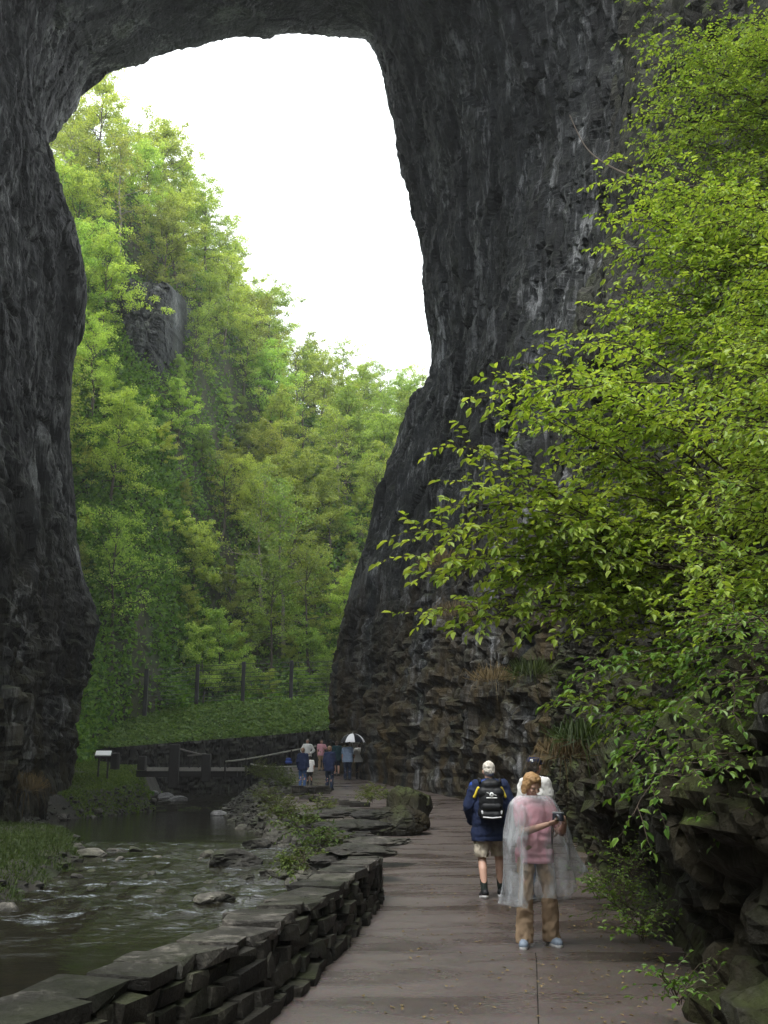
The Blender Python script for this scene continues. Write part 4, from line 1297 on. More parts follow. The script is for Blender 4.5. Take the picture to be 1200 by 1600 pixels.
for k, (a, b, Y, n, s, lab) in enumerate([(478, 1355, 17.5, 16, .75, 'leafy green shrub growing against the outside of the stone wall'), (505, 1318, 18.5, 14, .7, 'shrub between the stone wall and the ledge slabs'),
        (470, 1300, 22, 16, 1.0, 'shrub spilling down the bank below the kerb'), (440, 1275, 26, 14, 1.0, 'olive shrub on the bank beside the ochre boulder'), (500, 1272, 27, 12, .8, 'low shrub under the kerb of the far walkway'),
        (430, 1214, 46, 16, 1.3, 'low scrub on the bank left of the bench wall'), (405, 1208, 51, 16, 1.4, 'low scrub on the bank below the railing'), (448, 1226, 43, 14, 1.1, 'weeds at the corner of the bench wall'),
        (582, 1246, 29.5, 12, .8, 'yellowish weed clump sprouting behind the rounded boulder'), (612, 1248, 31, 9, .6, 'weed tuft at the edge of the walkway behind the boulders'), (415, 1250, 33, 12, .9, 'scrubby plant on the rubble bank further upstream')]):
    ground_shrub(a, b + 6, Y, n, s * .62, M['leaf_bank'], lab, 700 + k)
for k, (a, b, Y, n, s, lab) in enumerate([(985, 1440, 10.4, 10, .38, 'small leafy weed at the cliff foot near the walkway edge'), (965, 1420, 11.2, 9, .32, 'weed sprouting from the crack behind the walkway edge'), (1005, 1470, 9.5, 8, .28, 'low weed in front of the dark hollow'),
        (985, 1370, 11, 8, .35, 'fern-like plant on the rock above the walkway edge'), (1060, 1570, 7.2, 7, .22, 'tiny weed at the corner of the walkway'), (935, 1405, 12.6, 7, .3, 'weed patch where cliff and walkway meet')]):
    ground_shrub(a, b, Y, n, s, M['leaf_low'], lab, 740 + k, .04, 'cliff_weed')
def tuft(px, py, Y, n, size, mat, label, seed, down=True):
    q_ = np.random.default_rng(seed)
    b0 = P(px, py, Y)
    pts = b0 + q_.normal(size=(n, 3)) * [size * .45, size * .3, size * .12]
    me = blades('tuft', pts - b0, size, mat, '', .6, .009, 1.15 if down else .3, seed)
    o = ob('grass_tuft', me, None, b0)
    return tag(o, label, 'grass tuft')
for k, (a, b, Y, n, s, mt, lab) in enumerate([(880, 1175, 12.9, 260, .26, 'dry_grass', 'brown dry grass hanging from the rock behind the blond walker'), (905, 1150, 12.6, 260, .26, 'grass', 'green grass tuft hanging above the brown one'),
        (690, 880, 34, 200, .6, 'dry_grass', 'dry grass streak high on the lower pier'), (712, 960, 33, 200, .6, 'dry_grass', 'dry grass hanging below the bright leaves'), (770, 1060, 27, 200, .5, 'dry_grass', 'dry grass clump in the middle of the brown cliff'),
        (830, 1050, 22, 240, .4, 'grass', 'green grass clump on the brown cliff ledge'), (1090, 1250, 8.4, 160, .18, 'grass', 'grass hanging on the dark ledge at the cliff edge'),
        (40, 1230, 34, 300, .6, 'dry_grass', 'dry weeds at the foot of the left pier')]):
    tuft(a, b, Y, n, s, M[mt], lab, 760 + k)

# ------------------------------------------------------------------ people
def prim(kind, *a):
    """one closed convex piece -> verts, quads/tris as triangles"""
    if kind == 'c':
        p0, p1, r0, r1 = np.array(a[0], float), np.array(a[1], float), a[2], a[3]
        ax = p1 - p0
        L = np.linalg.norm(ax)
        ax = ax / (L + 1e-9) if L > 1e-6 else np.array([0, 0, 1.])
        ref = np.array([1., 0, 0]) if abs(ax[2]) > .9 else np.array([0, 0, 1.])
        e1 = unit(np.cross(ax, ref)); e2 = np.cross(ax, e1)
        prof = [(-r0 * math.cos(t_), r0 * math.sin(t_)) for t_ in np.linspace(.02, math.pi / 2, 5)] + [(L + r1 * math.sin(t_), r1 * math.cos(t_)) for t_ in np.linspace(0, math.pi / 2 - .02, 5)]
        th = np.arange(12) * math.pi / 6
        V = np.array([p0 + ax * h + (np.cos(q_) * e1 + np.sin(q_) * e2) * rr for h, rr in prof for q_ in th])
    else:
        c_, rr = np.array(a[0], float), np.array(a[1], float)
        th = np.arange(14) * 2 * math.pi / 14
        V = np.array([c_ + rr * [math.sin(u) * math.cos(q_), math.sin(u) * math.sin(q_), math.cos(u)] for u in np.linspace(.03, math.pi - .03, 11) for q_ in th])
        if len(a) > 2: V = (V - c_) @ np.array(a[2]).T + c_
    k = 12 if kind == 'c' else 14
    n = len(V) // k
    F = []
    for i in range(n - 1):
        for j in range(k):
            q_ = [i * k + j, i * k + (j + 1) % k, (i + 1) * k + (j + 1) % k, (i + 1) * k + j]
            F.append(q_)
    caps = [list(range(k))[::-1], [(n - 1) * k + j for j in range(k)]]
    return V, F, caps
def blob(name, prims, voxel, mat, smooth=4, wrinkle=0, wsc=9, seed=0, zmin=None):
    V, F, off_ = [], [], 0
    for pr in prims:
        v, f, caps = prim(*pr)
        V.append(v)
        F += [[i + off_ for i in q_] for q_ in f] + [[i + off_ for i in q_] for q_ in caps]
        off_ += len(v)
    me = bpy.data.meshes.new(name)
    me.from_pydata(np.concatenate(V).tolist(), [], F)
    bm = bmesh.new(); bm.from_mesh(me); bmesh.ops.recalc_face_normals(bm, faces=bm.faces); bm.to_mesh(me); bm.free()
    o = bpy.data.objects.new('tmp', me)
    COL.objects.link(o)
    m = o.modifiers.new('r', 'REMESH'); m.mode = 'VOXEL'; m.voxel_size = voxel
    if smooth:
        m = o.modifiers.new('s', 'SMOOTH'); m.factor = .5; m.iterations = smooth
    dg = bpy.context.evaluated_depsgraph_get()
    res = bpy.data.meshes.new_from_object(o.evaluated_get(dg))
    bpy.data.objects.remove(o)
    bpy.data.meshes.remove(me)
    res.name = name
    if wrinkle:
        n = len(res.vertices)
        co = np.zeros(n * 3, np.float32); res.vertices.foreach_get('co', co); co = co.reshape(-1, 3)
        no = np.zeros(n * 3, np.float32); res.vertices.foreach_get('normal', no); no = no.reshape(-1, 3)
        w = fbm(co @ np.array([[1, 0, .35], [0, 1, .2], [-.4, .2, .8]]) * wsc + seed, 3, seed)
        co = co + no * (wrinkle * (.75 - 2.6 * np.abs(w)))[:, None]
        res.vertices.foreach_set('co', co.astype(np.float32).ravel())
    if zmin is not None:
        n = len(res.vertices)
        co = np.zeros(n * 3, np.float32); res.vertices.foreach_get('co', co); co = co.reshape(-1, 3)
        co[:, 2] = np.maximum(co[:, 2], zmin + .006 * fbm(co * [9, 9, 0], 2, 4))
        res.vertices.foreach_set('co', co.astype(np.float32).ravel())
    res.materials.clear()
    res.materials.append(mat)
    res.polygons.foreach_set('use_smooth', np.ones(len(res.polygons), bool))
    res.update()
    return res
def rotm(yaw, pitch, roll=0):
    return np.array(Matrix.Rotation(yaw, 3, 'Z') @ Matrix.Rotation(pitch, 3, 'X') @ Matrix.Rotation(roll, 3, 'Y'))
def hand_prims(w, d, n, side, curl=.5, k=1.0):
    d = unit(np.array(d, float)); n = np.array(n, float); n = unit(n - d * (n @ d)); s = np.cross(d, n) * side
    pr = [('c', w, w + d * .075 * k, .022 * k, .020 * k), ('c', w + d * .03 * k + s * .018 * k, w + d * .078 * k + s * .022 * k, .016 * k, .014 * k), ('c', w + d * .03 * k - s * .018 * k, w + d * .076 * k - s * .022 * k, .016 * k, .013 * k)]
    for i, ln in enumerate((.9, 1.05, 1.0, .78)):
        b = w + d * .08 * k + s * (1.5 - i) * .0185 * k
        ang = .15
        for L, rr in ((.036, .0088), (.026, .008), (.020, .0072)):
            ang += curl
            e = b + (d * math.cos(ang) + n * math.sin(ang)) * L * ln * k
            pr.append(('c', b, e, rr * k, rr * k * .93)); b = e
    b = w + d * .022 * k + s * .026 * k
    e = b + unit(d * .65 + s * .65 + n * .45) * .042 * k
    pr += [('c', b, e, .0115 * k, .0095 * k), ('c', e, e + unit(d * .9 + s * .15 + n * .5) * .034 * k, .0095 * k, .008 * k)]
    return pr
def head_prims(c, Rm, k=1.0):
    """c: base of skull centre; Rm: head rotation, face looks along -Y"""
    T = lambda p_: np.array(c) + Rm @ (np.array(p_) * k)
    E = lambda p_, r_: ('e', T(p_), np.array(r_) * k, Rm)
    pr = [E((0, .018, .055), (.074, .092, .082)), E((0, -.022, .02), (.062, .07, .088)), E((0, -.035, -.035), (.048, .05, .042)), E((0, -.075, -.058), (.02, .016, .016)),
          ('c', T((0, -.088, .03)), T((0, -.106, -.005)), .009 * k, .013 * k), E((-.034, -.075, .038), (.026, .016, .009)), E((.034, -.075, .038), (.026, .016, .009)),
          E((-.04, -.07, -.005), (.02, .02, .018)), E((.04, -.07, -.005), (.02, .02, .018)), E((0, -.088, -.03), (.022, .010, .006)), E((0, -.087, -.04), (.019, .010, .006)),
          E((-.078, .012, .012), (.009, .020, .030)), E((.078, .012, .012), (.009, .020, .030))]
    return pr, T
def person(label, loc, rz, H, J, outfit, voxel=.012, skin='skin', near=False):
    s = H / 1.7
    root = empty('person', loc, rz, s)
    tag(root, label, 'person')
    g = dict(hipL=(.09, 0, .90), hipR=(-.09, 0, .90), kneeL=(.10, -.02, .48), kneeR=(-.10, -.02, .48), ankL=(.10, .02, .09), ankR=(-.10, .02, .09), shL=(.175, .01, 1.395), shR=(-.175, .01, 1.395),
             elL=(.23, .03, 1.12), elR=(-.23, .03, 1.12), wrL=(.24, -.05, .89), wrR=(-.24, -.05, .89), hdL=(0, -.15, -1), hdR=(0, -.15, -1), hnL=(-1, 0, 0), hnR=(1, 0, 0), head=(0, -.005, 1.555), hrot=(0, 0, 0), footL=0., footR=0., toeL=0., toeR=0., curl=.35, girth=1.0, lean=0.)
    g.update(J)
    A = {k: np.array(v, float) for k, v in g.items() if hasattr(v, '__len__')}
    gr = g['girth']
    ln = g['lean']
    Rm = rotm(*g['hrot'])
    hp, HT = head_prims(A['head'], Rm)
    ch = np.array([0, ln, 0])
    torso = [('c', (-.075, 0, .94), (.075, 0, .94), .112 * gr, .112 * gr), ('e', (0, -.005 + ln * .4, 1.08), (.14 * gr, .105 * gr, .16)), ('e', np.array((0, 0, 1.26)) + ch * .8, (.163 * gr, .112 * gr, .17)), ('c', np.array((-.14, .01, 1.39)) + ch, np.array((.14, .01, 1.39)) + ch, .06, .06), ('e', np.array((0, .012, 1.40)) + ch, (.12, .075, .07))]
    neck = [('c', np.array((0, .02, 1.40)) + ch, A['head'] + [0, .012, 0], .056, .052)]
    def limb(side):
        u, e, w = A['sh' + side], A['el' + side], A['wr' + side]
        return [('c', u, e, .048, .038), ('c', e, e + (w - e) * .35, .039, .040), ('c', e + (w - e) * .35, w, .039, .026)] + hand_prims(w, A['hd' + side], A['hn' + side], 1 if side == 'L' else -1, g['curl'])
    def footp(side, ir=0.):
        a, yw, tp_ = A['ank' + side], g['foot' + side], g['toe' + side]
        f = np.array([math.sin(yw) * math.cos(tp_), -math.cos(yw) * math.cos(tp_), -math.sin(tp_)]); up = np.array([0, 0, 1.])
        hl = a + [0, 0, -.045] - f * .045
        return hl, hl + f * .175, hl + f * .10
    def leg(side):
        h, k, a = A['hip' + side], A['knee' + side], A['ank' + side]
        m = k + (a - k) * .32 + np.array([0, .018, 0])
        hl, te, md = footp(side)
        return [('c', h, k, .085, .056), ('c', k, m, .054, .055), ('c', m, a, .055, .036), ('c', a, hl, .036, .036), ('c', hl, te, .036, .032)]
    prs = torso + neck + hp + limb('L') + limb('R') + leg('L') + leg('R')
    ob('body', blob('body', prs, voxel if not near else .0065, M[skin], 4 if near else 3), root)
    # ---- clothes
    of = outfit
    vx = voxel if not near else .009
    if 'top' in of:
        mt, slv, inf, hem = of['top']
        pr = [('c', (-.085, 0, hem + .09), (.085, 0, hem + .09), .124 * gr + inf, .124 * gr + inf), ('c', (-.08, 0, hem + .02), (.08, 0, hem + .02), .124 * gr + inf, .124 * gr + inf)]
        for kd, a, b, *c_ in torso[1:]:
            pr.append((kd, a, np.array(b) + inf) if kd == 'e' else (kd, a, b, c_[0] + inf, c_[1] + inf))
        pr.append(('c', (0, ln * .3, hem + .14), np.array((0, 0, 1.2)) + ch * .7, .13 * gr + inf, .125 * gr + inf))
        if hem < .82:
            for zz_ in (hem + .22, 1.0, 1.1): pr.append(('c', (-.072, ln * .3, zz_), (.072, ln * .3, zz_), .120 * gr + inf, .120 * gr + inf))
        for sd in 'LR':
            u, e, w = A['sh' + sd], A['el' + sd], A['wr' + sd]
            if slv == 'long':
                pr += [('c', u, e, .058 + inf, .05 + inf), ('c', e, w + (e - w) * .06, .05 + inf, .038 + inf * .8)]
            else:
                pr += [('c', u, u + (e - u) * .62, .06 + inf, .056 + inf)]
        sh = ob('jacket' if slv == 'long' and inf > .02 else 'shirt', blob('shirt', pr, vx, M[mt], 4, of.get('wr', .010), 8, 3, hem), root)
        if of.get('trim'):
            for sd in (-1, 1):
                q_ = [('c', np.array((.15 * sd, .10 + .0, 1.36)), np.array((.205 * sd, .085, 1.25)), .022, .020)]
                ob('chevron', blob('chevron', q_, .006, M['yellow'], 2), sh)
                u, e = A['sh' + ('L' if sd > 0 else 'R')], A['el' + ('L' if sd > 0 else 'R')]
                q_ = [('c', u + np.array([.03 * sd, .0, 0]), e + np.array([.022 * sd, 0, 0]), .058, .052)]
                ob('sleeve_panel', blob('sleeve_panel', q_, .008, M['blue'], 3, .004, 8, 5), sh)
            pr = [('e', np.array((0, .03, 1.415)), (.155, .10, .065))]
            ob('hood', blob('hood', pr, .008, M['blue'], 4, .006, 9, 2), sh)
    if 'bottom' in of:
        mt, kind_, w1, w2 = of['bottom']
        pr = [('c', (-.08, 0, .96), (.08, 0, .96), .122 * gr, .122 * gr), ('c', (-.06, 0, 1.02), (.06, 0, 1.02), .118 * gr, .118 * gr)]
        for sd in 'LR':
            h, k, a = A['hip' + sd], A['knee' + sd], A['ank' + sd]
            if kind_ == 'trousers': pr += [('c', h, k, .105 * gr, w1), ('c', k, a + [0, 0, -.01], w1, w2)]
            else: pr += [('c', h, k + [0, 0, .035], .108 * gr, w1)]
        ob('trousers' if kind_ == 'trousers' else 'shorts', blob(kind_, pr, vx, M[mt], 4, .018, 7, 8, .045 if kind_ == 'trousers' else .50), root)
    if 'socks' in of:
        for sd in 'LR':
            k, a = A['knee' + sd], A['ank' + sd]
            ob('sock', blob('sock', [('c', a + (k - a) * .34, a, .050, .044)], .008, M[of['socks']], 3), root)
    for sd in 'LR':
        hl, te, md = footp(sd)
        pr = [('c', hl + [0, 0, .012], te + [0, 0, .0], .050, .047), ('c', A['ank' + sd] + [0, 0, -.015], md + [0, 0, .012], .048, .045)]
        so = ob('shoe', blob('shoe', pr, .008 if near else voxel, M[of.get('shoe', 'dark_shoe')], 3), root)
        if near:
            ob('sole', blob('sole', [('c', hl + [0, 0, -.022], te + [0, 0, -.022], .045, .041), ('c', md + [0, 0, -.02], te + [0, 0, -.02], .047, .045)], .008, M['white_rubber'], 2), so)
    # ---- hair, cap, eyes
    if of.get('hair'):
        E = lambda p_, r_: ('e', HT(p_), np.array(r_), Rm)
        pr = [E((0, .026, .068), (.082, .096, .084)), E((0, .052, .02), (.076, .066, .07))]
        if of.get('bob'): pr += [E((-.068, .02, -.005), (.026, .05, .075)), E((.068, .02, -.005), (.026, .05, .075)), E((0, .07, -.02), (.07, .04, .07)), E((-.022, -.012, .100), (.055, .070, .042)), E((.022, -.008, .104), (.055, .070, .040)), E((-.066, -.03, .05), (.018, .03, .05)), E((.066, -.03, .05), (.018, .03, .05))]
        ob('hair', blob('hair', pr, .007 if near else voxel, M[of['hair']], 3, .006, 22, 4), root)
    if of.get('cap'):
        E = lambda p_, r_: ('e', HT(p_), np.array(r_), Rm)
        cp = ob('cap', blob('cap', [E((0, .018, .085), (.087, .105, .072))], .006, M[of['cap']], 2), root)
        ob('brim', blob('brim', [E((0, -.115, .062), (.068, .07, .009))], .005, M[of['cap']], 2), cp)
        if of.get('emblem'):
            ob('emblem', blob('emblem', [('e', HT((-.012, .108, .098)), (.024, .012, .017), Rm), ('c', HT((-.03, .108, .085)), HT((-.012, .113, .082)), .008, .008)], .004, M['sign_white'], 1), cp)
    if near and not of.get('noface'):
        for sx in (-.031, .031):
            e = ob('eye', blob('eye', [('e', HT((sx, -.080, .022)), (.012, .010, .008), Rm)], .003, M['eye_white'], 1), root)
            ob('iris', blob('iris', [('e', HT((sx, -.0885, .021)), (.0055, .003, .0055), Rm)], .002, M['iris'], 0), e)
        ob('lips', blob('lips', [('e', HT((0, -.096, -.034)), (.021, .006, .007), Rm)], .003, M['lip'], 1), root)
    return root, A, HT

# --- blond walker in a clear poncho, looking down at a compact camera
WX, WY = P(840, 1477, 10.3)[0], 10.3
woman, WA, WHT = person('blond woman in a pink top, tan trousers and a clear plastic poncho, holding a camera', (WX, WY, .024), R(6), 1.58, dict(
    ankL=(.155, .02, .085), ankR=(-.15, -.06, .085), kneeL=(.125, -.05, .48), kneeR=(-.125, -.07, .48), footL=.25, footR=-.3,
    shL=(.15, -.01, 1.375), shR=(-.15, -.01, 1.375), elL=(.26, -.13, 1.10), elR=(-.17, -.16, 1.10), wrL=(.235, -.34, 1.205), wrR=(.06, -.36, 1.195),
    hdL=(-.2, -.55, .6), hdR=(.75, -.45, .25), hnL=(-.9, -.2, .2), hnR=(.35, .3, .85), head=(-.02, -.035, 1.545), hrot=(.42, .42, 0), curl=.55, lean=-.01, girth=.86),
    dict(top=('pink', 'short', .012, .80), bottom=('tan', 'trousers', .072, .086), shoe='blue_shoe', hair='hair_blond', bob=True, wr=.005), skin='skin', near=True)
# poncho: a sheet from the neck over shoulders and elbows, blown out to one side
nu, nv = 120, 60
th = np.linspace(0, 2 * math.pi, nu, endpoint=False)
G = np.zeros((nu, nv, 3))
for i, a in enumerate(th):
    ca, sa = math.cos(a), math.sin(a)          # +x right of picture, -y towards the camera
    hemr = .26 + .20 * max(0, math.cos(a - .1)) ** 3 + .03 * max(0, -ca) + (.05 if sa > 0 else .02 * -sa)
    hemz = .40 + .30 * max(0, math.cos(a - .05)) ** 6 + .10 * max(0, -sa) ** 2 * (ca > -.5)
    fold = .030 * math.sin(9 * a + .8) + .020 * math.sin(17 * a + 2)
    for j in range(nv):
        t_ = j / (nv - 1)
        if t_ < .26:
            u = t_ / .26
            rx, ry = .08 + .165 * u, .08 + .12 * u
            z = 1.468 - .088 * u ** 3.0 
        else:
            u = (t_ - .26) / .74
            rx = .245 + (hemr - .245) * u ** .9
            ry = .21 + (hemr * .92 - .21) * u ** .7
            z = 1.38 + (hemz - 1.38) * u
        k = 1 + fold * 2.2 * max(0, t_ - .2)
        G[i, j] = (rx * ca * k - .01, ry * sa * k - .02 - .05 * max(0, -sa) * min(1, t_ * 3), z)
gp = G.reshape(-1, 3)
gp = gp + unit(gp * [1, 1, 0]) * (.040 * (1 - 2 * np.abs(fbm(gp * [5, 5, 1.5], 2, 55))) * np.tile(np.clip(np.linspace(-.1, 1.6, nv), 0, 1), nu))[:, None]
pon = ob('poncho', mesh_np('poncho', gp, grid_faces(nu, nv, True), M['plastic'], True), woman)
sol = pon.modifiers.new('film', 'SOLIDIFY'); sol.thickness = .0012
# compact camera in her hands
cw = woman.matrix_world
bpy.context.view_layer.update()
cp_ = woman.matrix_world @ Vector((.155, -.40, 1.265))
cm = empty('compact_camera', cp_, R(-50))
tag(cm, 'dark compact camera held up by the woman in the poncho', 'camera')
ob('camera_body', box_mesh('camera_body', (.115, .045, .068), M['cam_body'], .008), cm)
ob('top_plate', box_mesh('top_plate', (.113, .043, .014), M['cam_silver'], .004), cm, (0, 0, .040))
v, f = tubes([([(0.015, -.02, 0), (.015, -.05, 0)], [.026, .022])], 16)
ob('lens_barrel', mesh_np('lens_barrel', v, f, M['cam_silver'], True), cm)
ob('screen', box_mesh('screen', (.05, .003, .038), M['glass'], .001), cm, (-.01, .024, 0))
st_ = [woman.matrix_world @ Vector(q_) for q_ in ((.10, -.40, 1.25), (.09, -.37, 1.1), (.10, -.34, 1.0), (.11, -.35, 1.1), (.12, -.40, 1.24))]
v, f = tubes([(catmull([np.array(q_) - np.array(cp_) for q_ in st_], 20), .004)], 5)
sto = ob('strap', mesh_np('strap', v, f, M['black'], True), cm)
sto.rotation_euler = (0, 0, R(50))

# --- white-haired walker with backpack, seen from behind
MX, MY = P(768, 1393, 14.0)[0], 14.0
man, MA, MHT = person('white-haired man walking away in a blue and black jacket and beige shorts', (MX, MY, .024), math.pi, 1.70, dict(
    ankR=(.125, -.13, .10) if False else (-.135, -.12, .085), ankL=(.105, .16, .10), kneeR=(-.12, -.12, .47), kneeL=(.115, .02, .47), toeL=.15, footL=.12, footR=-.1,
    elL=(.275, .02, 1.13), elR=(-.275, .02, 1.13), wrL=(.225, -.13, .93), wrR=(-.225, -.13, .93), hdL=(-.3, -.7, -.4), hdR=(.3, -.7, -.4), girth=1.12, hrot=(.1, .12, 0)),
    dict(top=('navy', 'long', .028, .70), bottom=('beige', 'shorts', .095, .095), shoe='black', socks='sock', hair='hair_white', trim=True, noface=True), skin='skin', near=True)
bpk = empty('backpack', man.matrix_world @ Vector((0, 0, 0)) if False else (MX, MY, .024), math.pi)
tag(bpk, 'black backpack with a round white emblem worn by the white-haired man', 'backpack')
ob('pack_body', blob('pack_body', [('c', (-.09, .20, 1.06), (.09, .20, 1.06), .085, .085), ('c', (-.09, .205, 1.30), (.09, .205, 1.30), .085, .085), ('c', (-.06, .20, 1.40), (.06, .20, 1.40), .07, .07), ('e', (0, .22, 1.18), (.16, .10, .20))], .009, M['black'], 4, .004, 8, 6), bpk)
ob('front_pocket', blob('front_pocket', [('c', (-.08, .285, 1.03), (.08, .285, 1.03), .055, .055), ('c', (-.08, .285, 1.13), (.08, .285, 1.13), .055, .055)], .008, M['black'], 3, .003, 9, 2), bpk)
ob('grab_handle', blob('grab_handle', [('c', (-.04, .17, 1.47), (.04, .17, 1.47), .012, .012)], .005, M['black'], 1), bpk)
ob('reflective_strip', blob('reflective_strip', [('c', (-.11, .325, 1.005), (0, .345, .995), .010, .010), ('c', (0, .345, .995), (.11, .325, 1.005), .010, .010)], .004, M['silver'], 1), bpk)
for sx in (-.125, .125):
    ob('buckle', blob('buckle', [('c', (sx, .305, 1.075), (sx * .97, .31, 1.05), .014, .012)], .004, M['silver'], 1), bpk)
ob('emblem', blob('emblem', [('e', (0, .318, 1.285), (.030, .010, .030))], .004, M['sign_white'], 1), bpk)
ob('emblem_centre', blob('emblem_centre', [('e', (0, .3275, 1.288), (.010, .004, .010))], .003, M['black'], 0), bpk)
ob('lettering', blob('lettering', [('c', (-.065, .311, 1.243), (.062, .311, 1.243), .0085, .0085), ('c', (-.062, .307, 1.275), (-.035, .309, 1.282), .005, .005), ('c', (.035, .309, 1.30), (.06, .307, 1.312), .005, .005)], .004, M['sign_white'], 1), bpk)
for sx in (-.13, .13):
    v, f = tubes([(catmull([(sx, .16, 1.43), (sx * 1.05, .03, 1.475), (sx * 1.1, -.13, 1.38), (sx * 1.15, -.16, 1.22), (sx * 1.25, .02, 1.08), (sx * 1.1, .16, 1.02)], 24), .018)], 8)
    ob('shoulder_strap', mesh_np('shoulder_strap', v, f, M['black'], True), bpk)

# --- walker in a cap half hidden behind the woman
CX, CY = P(842, 1400, 13.4)[0], 13.4
person('person in a navy cap and white shirt hidden behind the woman in the poncho', (CX, CY, .024), math.pi - .6, 1.76, dict(girth=.9, shL=(.15, .01, 1.375), shR=(-.15, .01, 1.375), elL=(.21, .0, 1.12), elR=(-.21, 0, 1.12), ankL=(.09, .1, .09), ankR=(-.09, -.1, .09)),
       dict(top=('white_cloth', 'short', .010, .78), bottom=('darkdenim', 'trousers', .07, .065), cap='navy', emblem=True, noface=True, hair='hair_dark'), near=True, skin='skin_tan')

# --- the group at the bend
def far(px, Y, H, rz, label, J, of, skin='skin_tan', z=None):
    x = (px - 600) * Y / 1649.0
    zz = zp(Y) + .024 if z is None else z
    return person(label, (x, Y, zz), rz, H, J, of, .012, skin)
far(473, 44, 1.62, math.pi - .3, 'person in a dark blue jacket and jeans behind the low bench wall', dict(elR=(-.22, -.02, 1.14)), dict(top=('navy', 'long', .022, .76), bottom=('denim', 'trousers', .07, .06), hair='hair_sand'))
far(484, 45, 1.25, math.pi + .2, 'child in a white top and dark trousers beside the person in jeans', dict(), dict(top=('white_cloth', 'short', .02, .8), bottom=('black', 'trousers', .065, .055), hair='hair_dark'))
far(480, 55, 1.76, -.2, 'man in a white shirt and pale trousers facing this way at the railing', dict(elL=(.32, .05, 1.13), elR=(-.32, .05, 1.13), wrL=(.18, -.10, .98), wrR=(-.18, -.10, .98), hdL=(-.7, -.5, -.2), hdR=(.7, -.5, -.2)),
    dict(top=('white_cloth', 'long', .02, .84), bottom=('grey_cloth', 'trousers', .072, .062), hair='hair_grey'), 'skin_tan')
far(502, 58, 1.68, .3, 'woman in a pink top and tan trousers at the far end of the walkway', dict(elL=(.28, -.06, 1.14), wrL=(.14, -.24, 1.18), hdL=(-.6, -.6, .2)), dict(top=('pink', 'short', .016, .84), bottom=('tan', 'trousers', .07, .07), hair='hair_brown'), 'skin_tan')
far(515, 42.5, 1.74, math.pi - .5, 'person in a navy jacket and dark jeans nearest the low bench wall end', dict(elR=(-.2, -.06, 1.13), wrR=(-.12, -.2, 1.02)), dict(top=('navy', 'long', .026, .74), bottom=('darkdenim', 'trousers', .072, .065), hair='hair_sand'))
far(526, 53, 1.70, math.pi + .4, 'person in a dark teal jacket and shorts between the jeans wearer and the umbrella', dict(elL=(.25, -.05, 1.15), wrL=(.16, -.2, 1.25)), dict(top=('teal', 'long', .026, .74), bottom=('darkdenim', 'shorts', .085, .08), hair='hair_brown'), 'skin')
far(543, 49, 1.74, math.pi - .1, 'man in a blue-grey shirt and dark trousers under the umbrella', dict(elR=(-.2, -.08, 1.12), wrR=(-.12, -.24, 1.25), hdR=(.2, -.3, .9), hnR=(.6, -.6, 0), girth=1.08, curl=.75), dict(top=('bluegrey', 'short', .026, .80), bottom=('darkdenim', 'trousers', .078, .068), hair='hair_dark'))
far(561, 50, 1.66, math.pi + .15, 'person in a white and blue shirt sharing the umbrella', dict(girth=1.05), dict(top=('white_cloth', 'short', .028, .80), bottom=('black', 'trousers', .075, .065), hair='hair_dark'))
# umbrella
u0 = P(551, 1168, 49.1)
um = empty('umbrella', u0)
tag(um, 'black umbrella with white panels over the couple', 'umbrella')
zt = P(551, 1146, 49.1)[2] - u0[2]
RU = .60
for k in range(8):
    a0, a1 = k * math.pi / 4 + .2, (k + 1) * math.pi / 4 + .2
    n = 8
    V = []
    for i in range(n + 1):
        t_ = i / n
        rr = RU * math.sin(t_ * 1.25) / math.sin(1.25)
        for j in range(5):
            a = a0 + (a1 - a0) * j / 4
            sag = 1 - .05 * math.sin(math.pi * j / 4) * t_
            V.append((rr * math.cos(a) * sag, rr * math.sin(a) * sag, zt - .42 * (1 - math.cos(t_ * 1.25)) / (1 - math.cos(1.25)) * 1.0 + .02 * math.sin(math.pi * j / 4) * t_))
    am = (a0 + a1) / 2 % (2 * math.pi)
    white = (k in (1, 3, 5, 7))
    ob('panel', mesh_np('panel', V, grid_faces(n + 1, 5), M['umb_white' if white else 'umb_black'], True), um)
    v, f = tubes([([(0, 0, zt - .01)] + [(RU * math.sin(t_ * 1.25) / math.sin(1.25) * math.cos(a0), RU * math.sin(t_ * 1.25) / math.sin(1.25) * math.sin(a0), zt - .012 - .42 * (1 - math.cos(t_ * 1.25)) / (1 - math.cos(1.25))) for t_ in (.25, .5, .75, 1)], .005)], 4)
    ob('rib', mesh_np('rib', v, f, M['cam_silver']), um)
v, f = tubes([([(0, 0, zt + .06), (0, 0, -.35)], .009)], 6)
ob('shaft', mesh_np('shaft', v, f, M['cam_silver']), um)
v, f = tubes([(catmull([(0, 0, -.34), (0, 0, -.44), (.03, 0, -.48), (.06, 0, -.44)], 10), .014)], 6)
ob('handle', mesh_np('handle', v, f, M['black']), um)
bpk2 = ob('bag', blob('bag', [('c', (-.09, 0, .1), (.09, 0, .1), .1, .1), ('c', (-.07, 0, .24), (.07, 0, .24), .08, .08)], .012, M['blue'], 3, .006, 8, 3), None, P(451, 1194, 55))
tag(bpk2, 'small bright blue bag at the railing', 'bag')

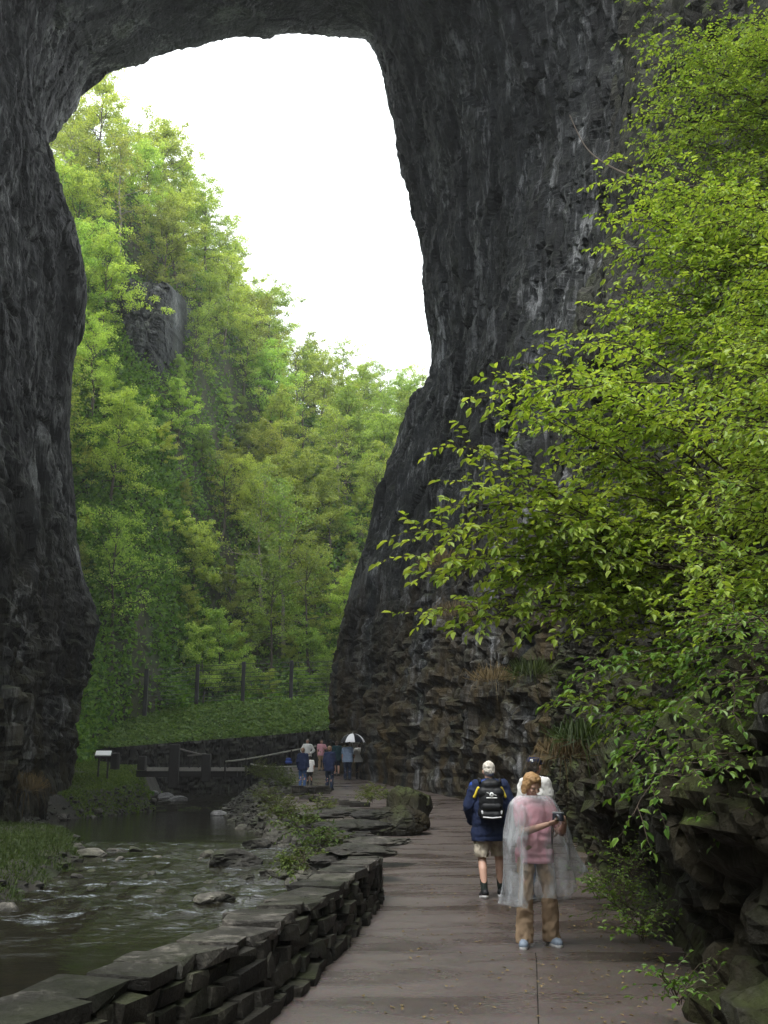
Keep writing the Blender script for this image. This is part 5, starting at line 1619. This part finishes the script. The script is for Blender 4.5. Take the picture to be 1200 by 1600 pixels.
# ------------------------------------------------------------------ unseen gorge behind the viewpoint, closed in to cut low sky light
# an added horseshoe of steep wooded slope: left bank, bend behind the viewpoint, cliff side
ctl = np.array([(-13.5, 26), (-12.5, 12), (-12, 0), (-12, -14), (-10, -27), (-4, -35), (4, -34), (8, -26), (7, -14), (4.5, -4), (3.4, 3.0)], float)
cc = catmull(ctl, 90)
tn = np.gradient(cc, axis=0)
nn = unit(np.stack([tn[:, 1], -tn[:, 0]], 1))
nn *= np.where(((cc - [-3, -5]) * nn).sum(1) < 0, -1, 1)[:, None]
Ub = np.linspace(0, 1, 40)
V = []
for k in range(90):
    for u in Ub:
        d = u * 42
        V.append((cc[k, 0] + nn[k, 0] * d, cc[k, 1] + nn[k, 1] * d, -1.3 + d * 1.35))
V = np.array(V)
V[:, 2] += 1.4 * fbm(V * .15, 3, 31)
o = ob('gorge_shade_slope', mesh_np('gorge_shade_slope', V, grid_faces(90, 40), M['forest_floor'], True))
tag(o, 'unseen steep wooded gorge slope behind the viewpoint, closed in to cut low sky light', 'slope', kind='structure')

# leaf litter blown against the cliff foot
N = 1500
Y = 5 + 28 * r.random(N) ** 1.4
k_ = r.random(N) ** 2.2
x = path_r(Y) + .15 - k_ * (path_r(Y) - path_l(Y)) * .9
c = np.stack([x, Y, zp(Y) + .030 + .004 * r.random(N)], 1)
v, f = leafmesh(c, rdir(N) * [1, 1, .1], rdir(N) * .25 + [0, 0, 1], r.uniform(.025, .06, N), r.uniform(.015, .035, N), simple=True)
o = ob('leaf_litter', mesh_np('leaf_litter', v, f, M['dry_grass']))
tag(o, 'scattered dead leaves along the cliff side of the walkway', 'leaf litter', kind='stuff')

# ------------------------------------------------------------------ damp air in the gorge
bm = bmesh.new()
box_bm(bm, (0, 60, 37), (170, 290, 80))
t = NT('damp air')
vol = t.new('ShaderNodeVolumePrincipled')
vol.inputs['Color'].default_value = (.93, .97, 1, 1)
vol.inputs['Density'].default_value = .0006
vol.inputs['Anisotropy'].default_value = .35
t.l.new(vol.outputs[0], t.out.inputs['Volume'])
hz = ob('haze', bm_mesh('haze', bm, t.m))
tag(hz, 'pale damp haze filling the gorge air', 'haze', kind='stuff')
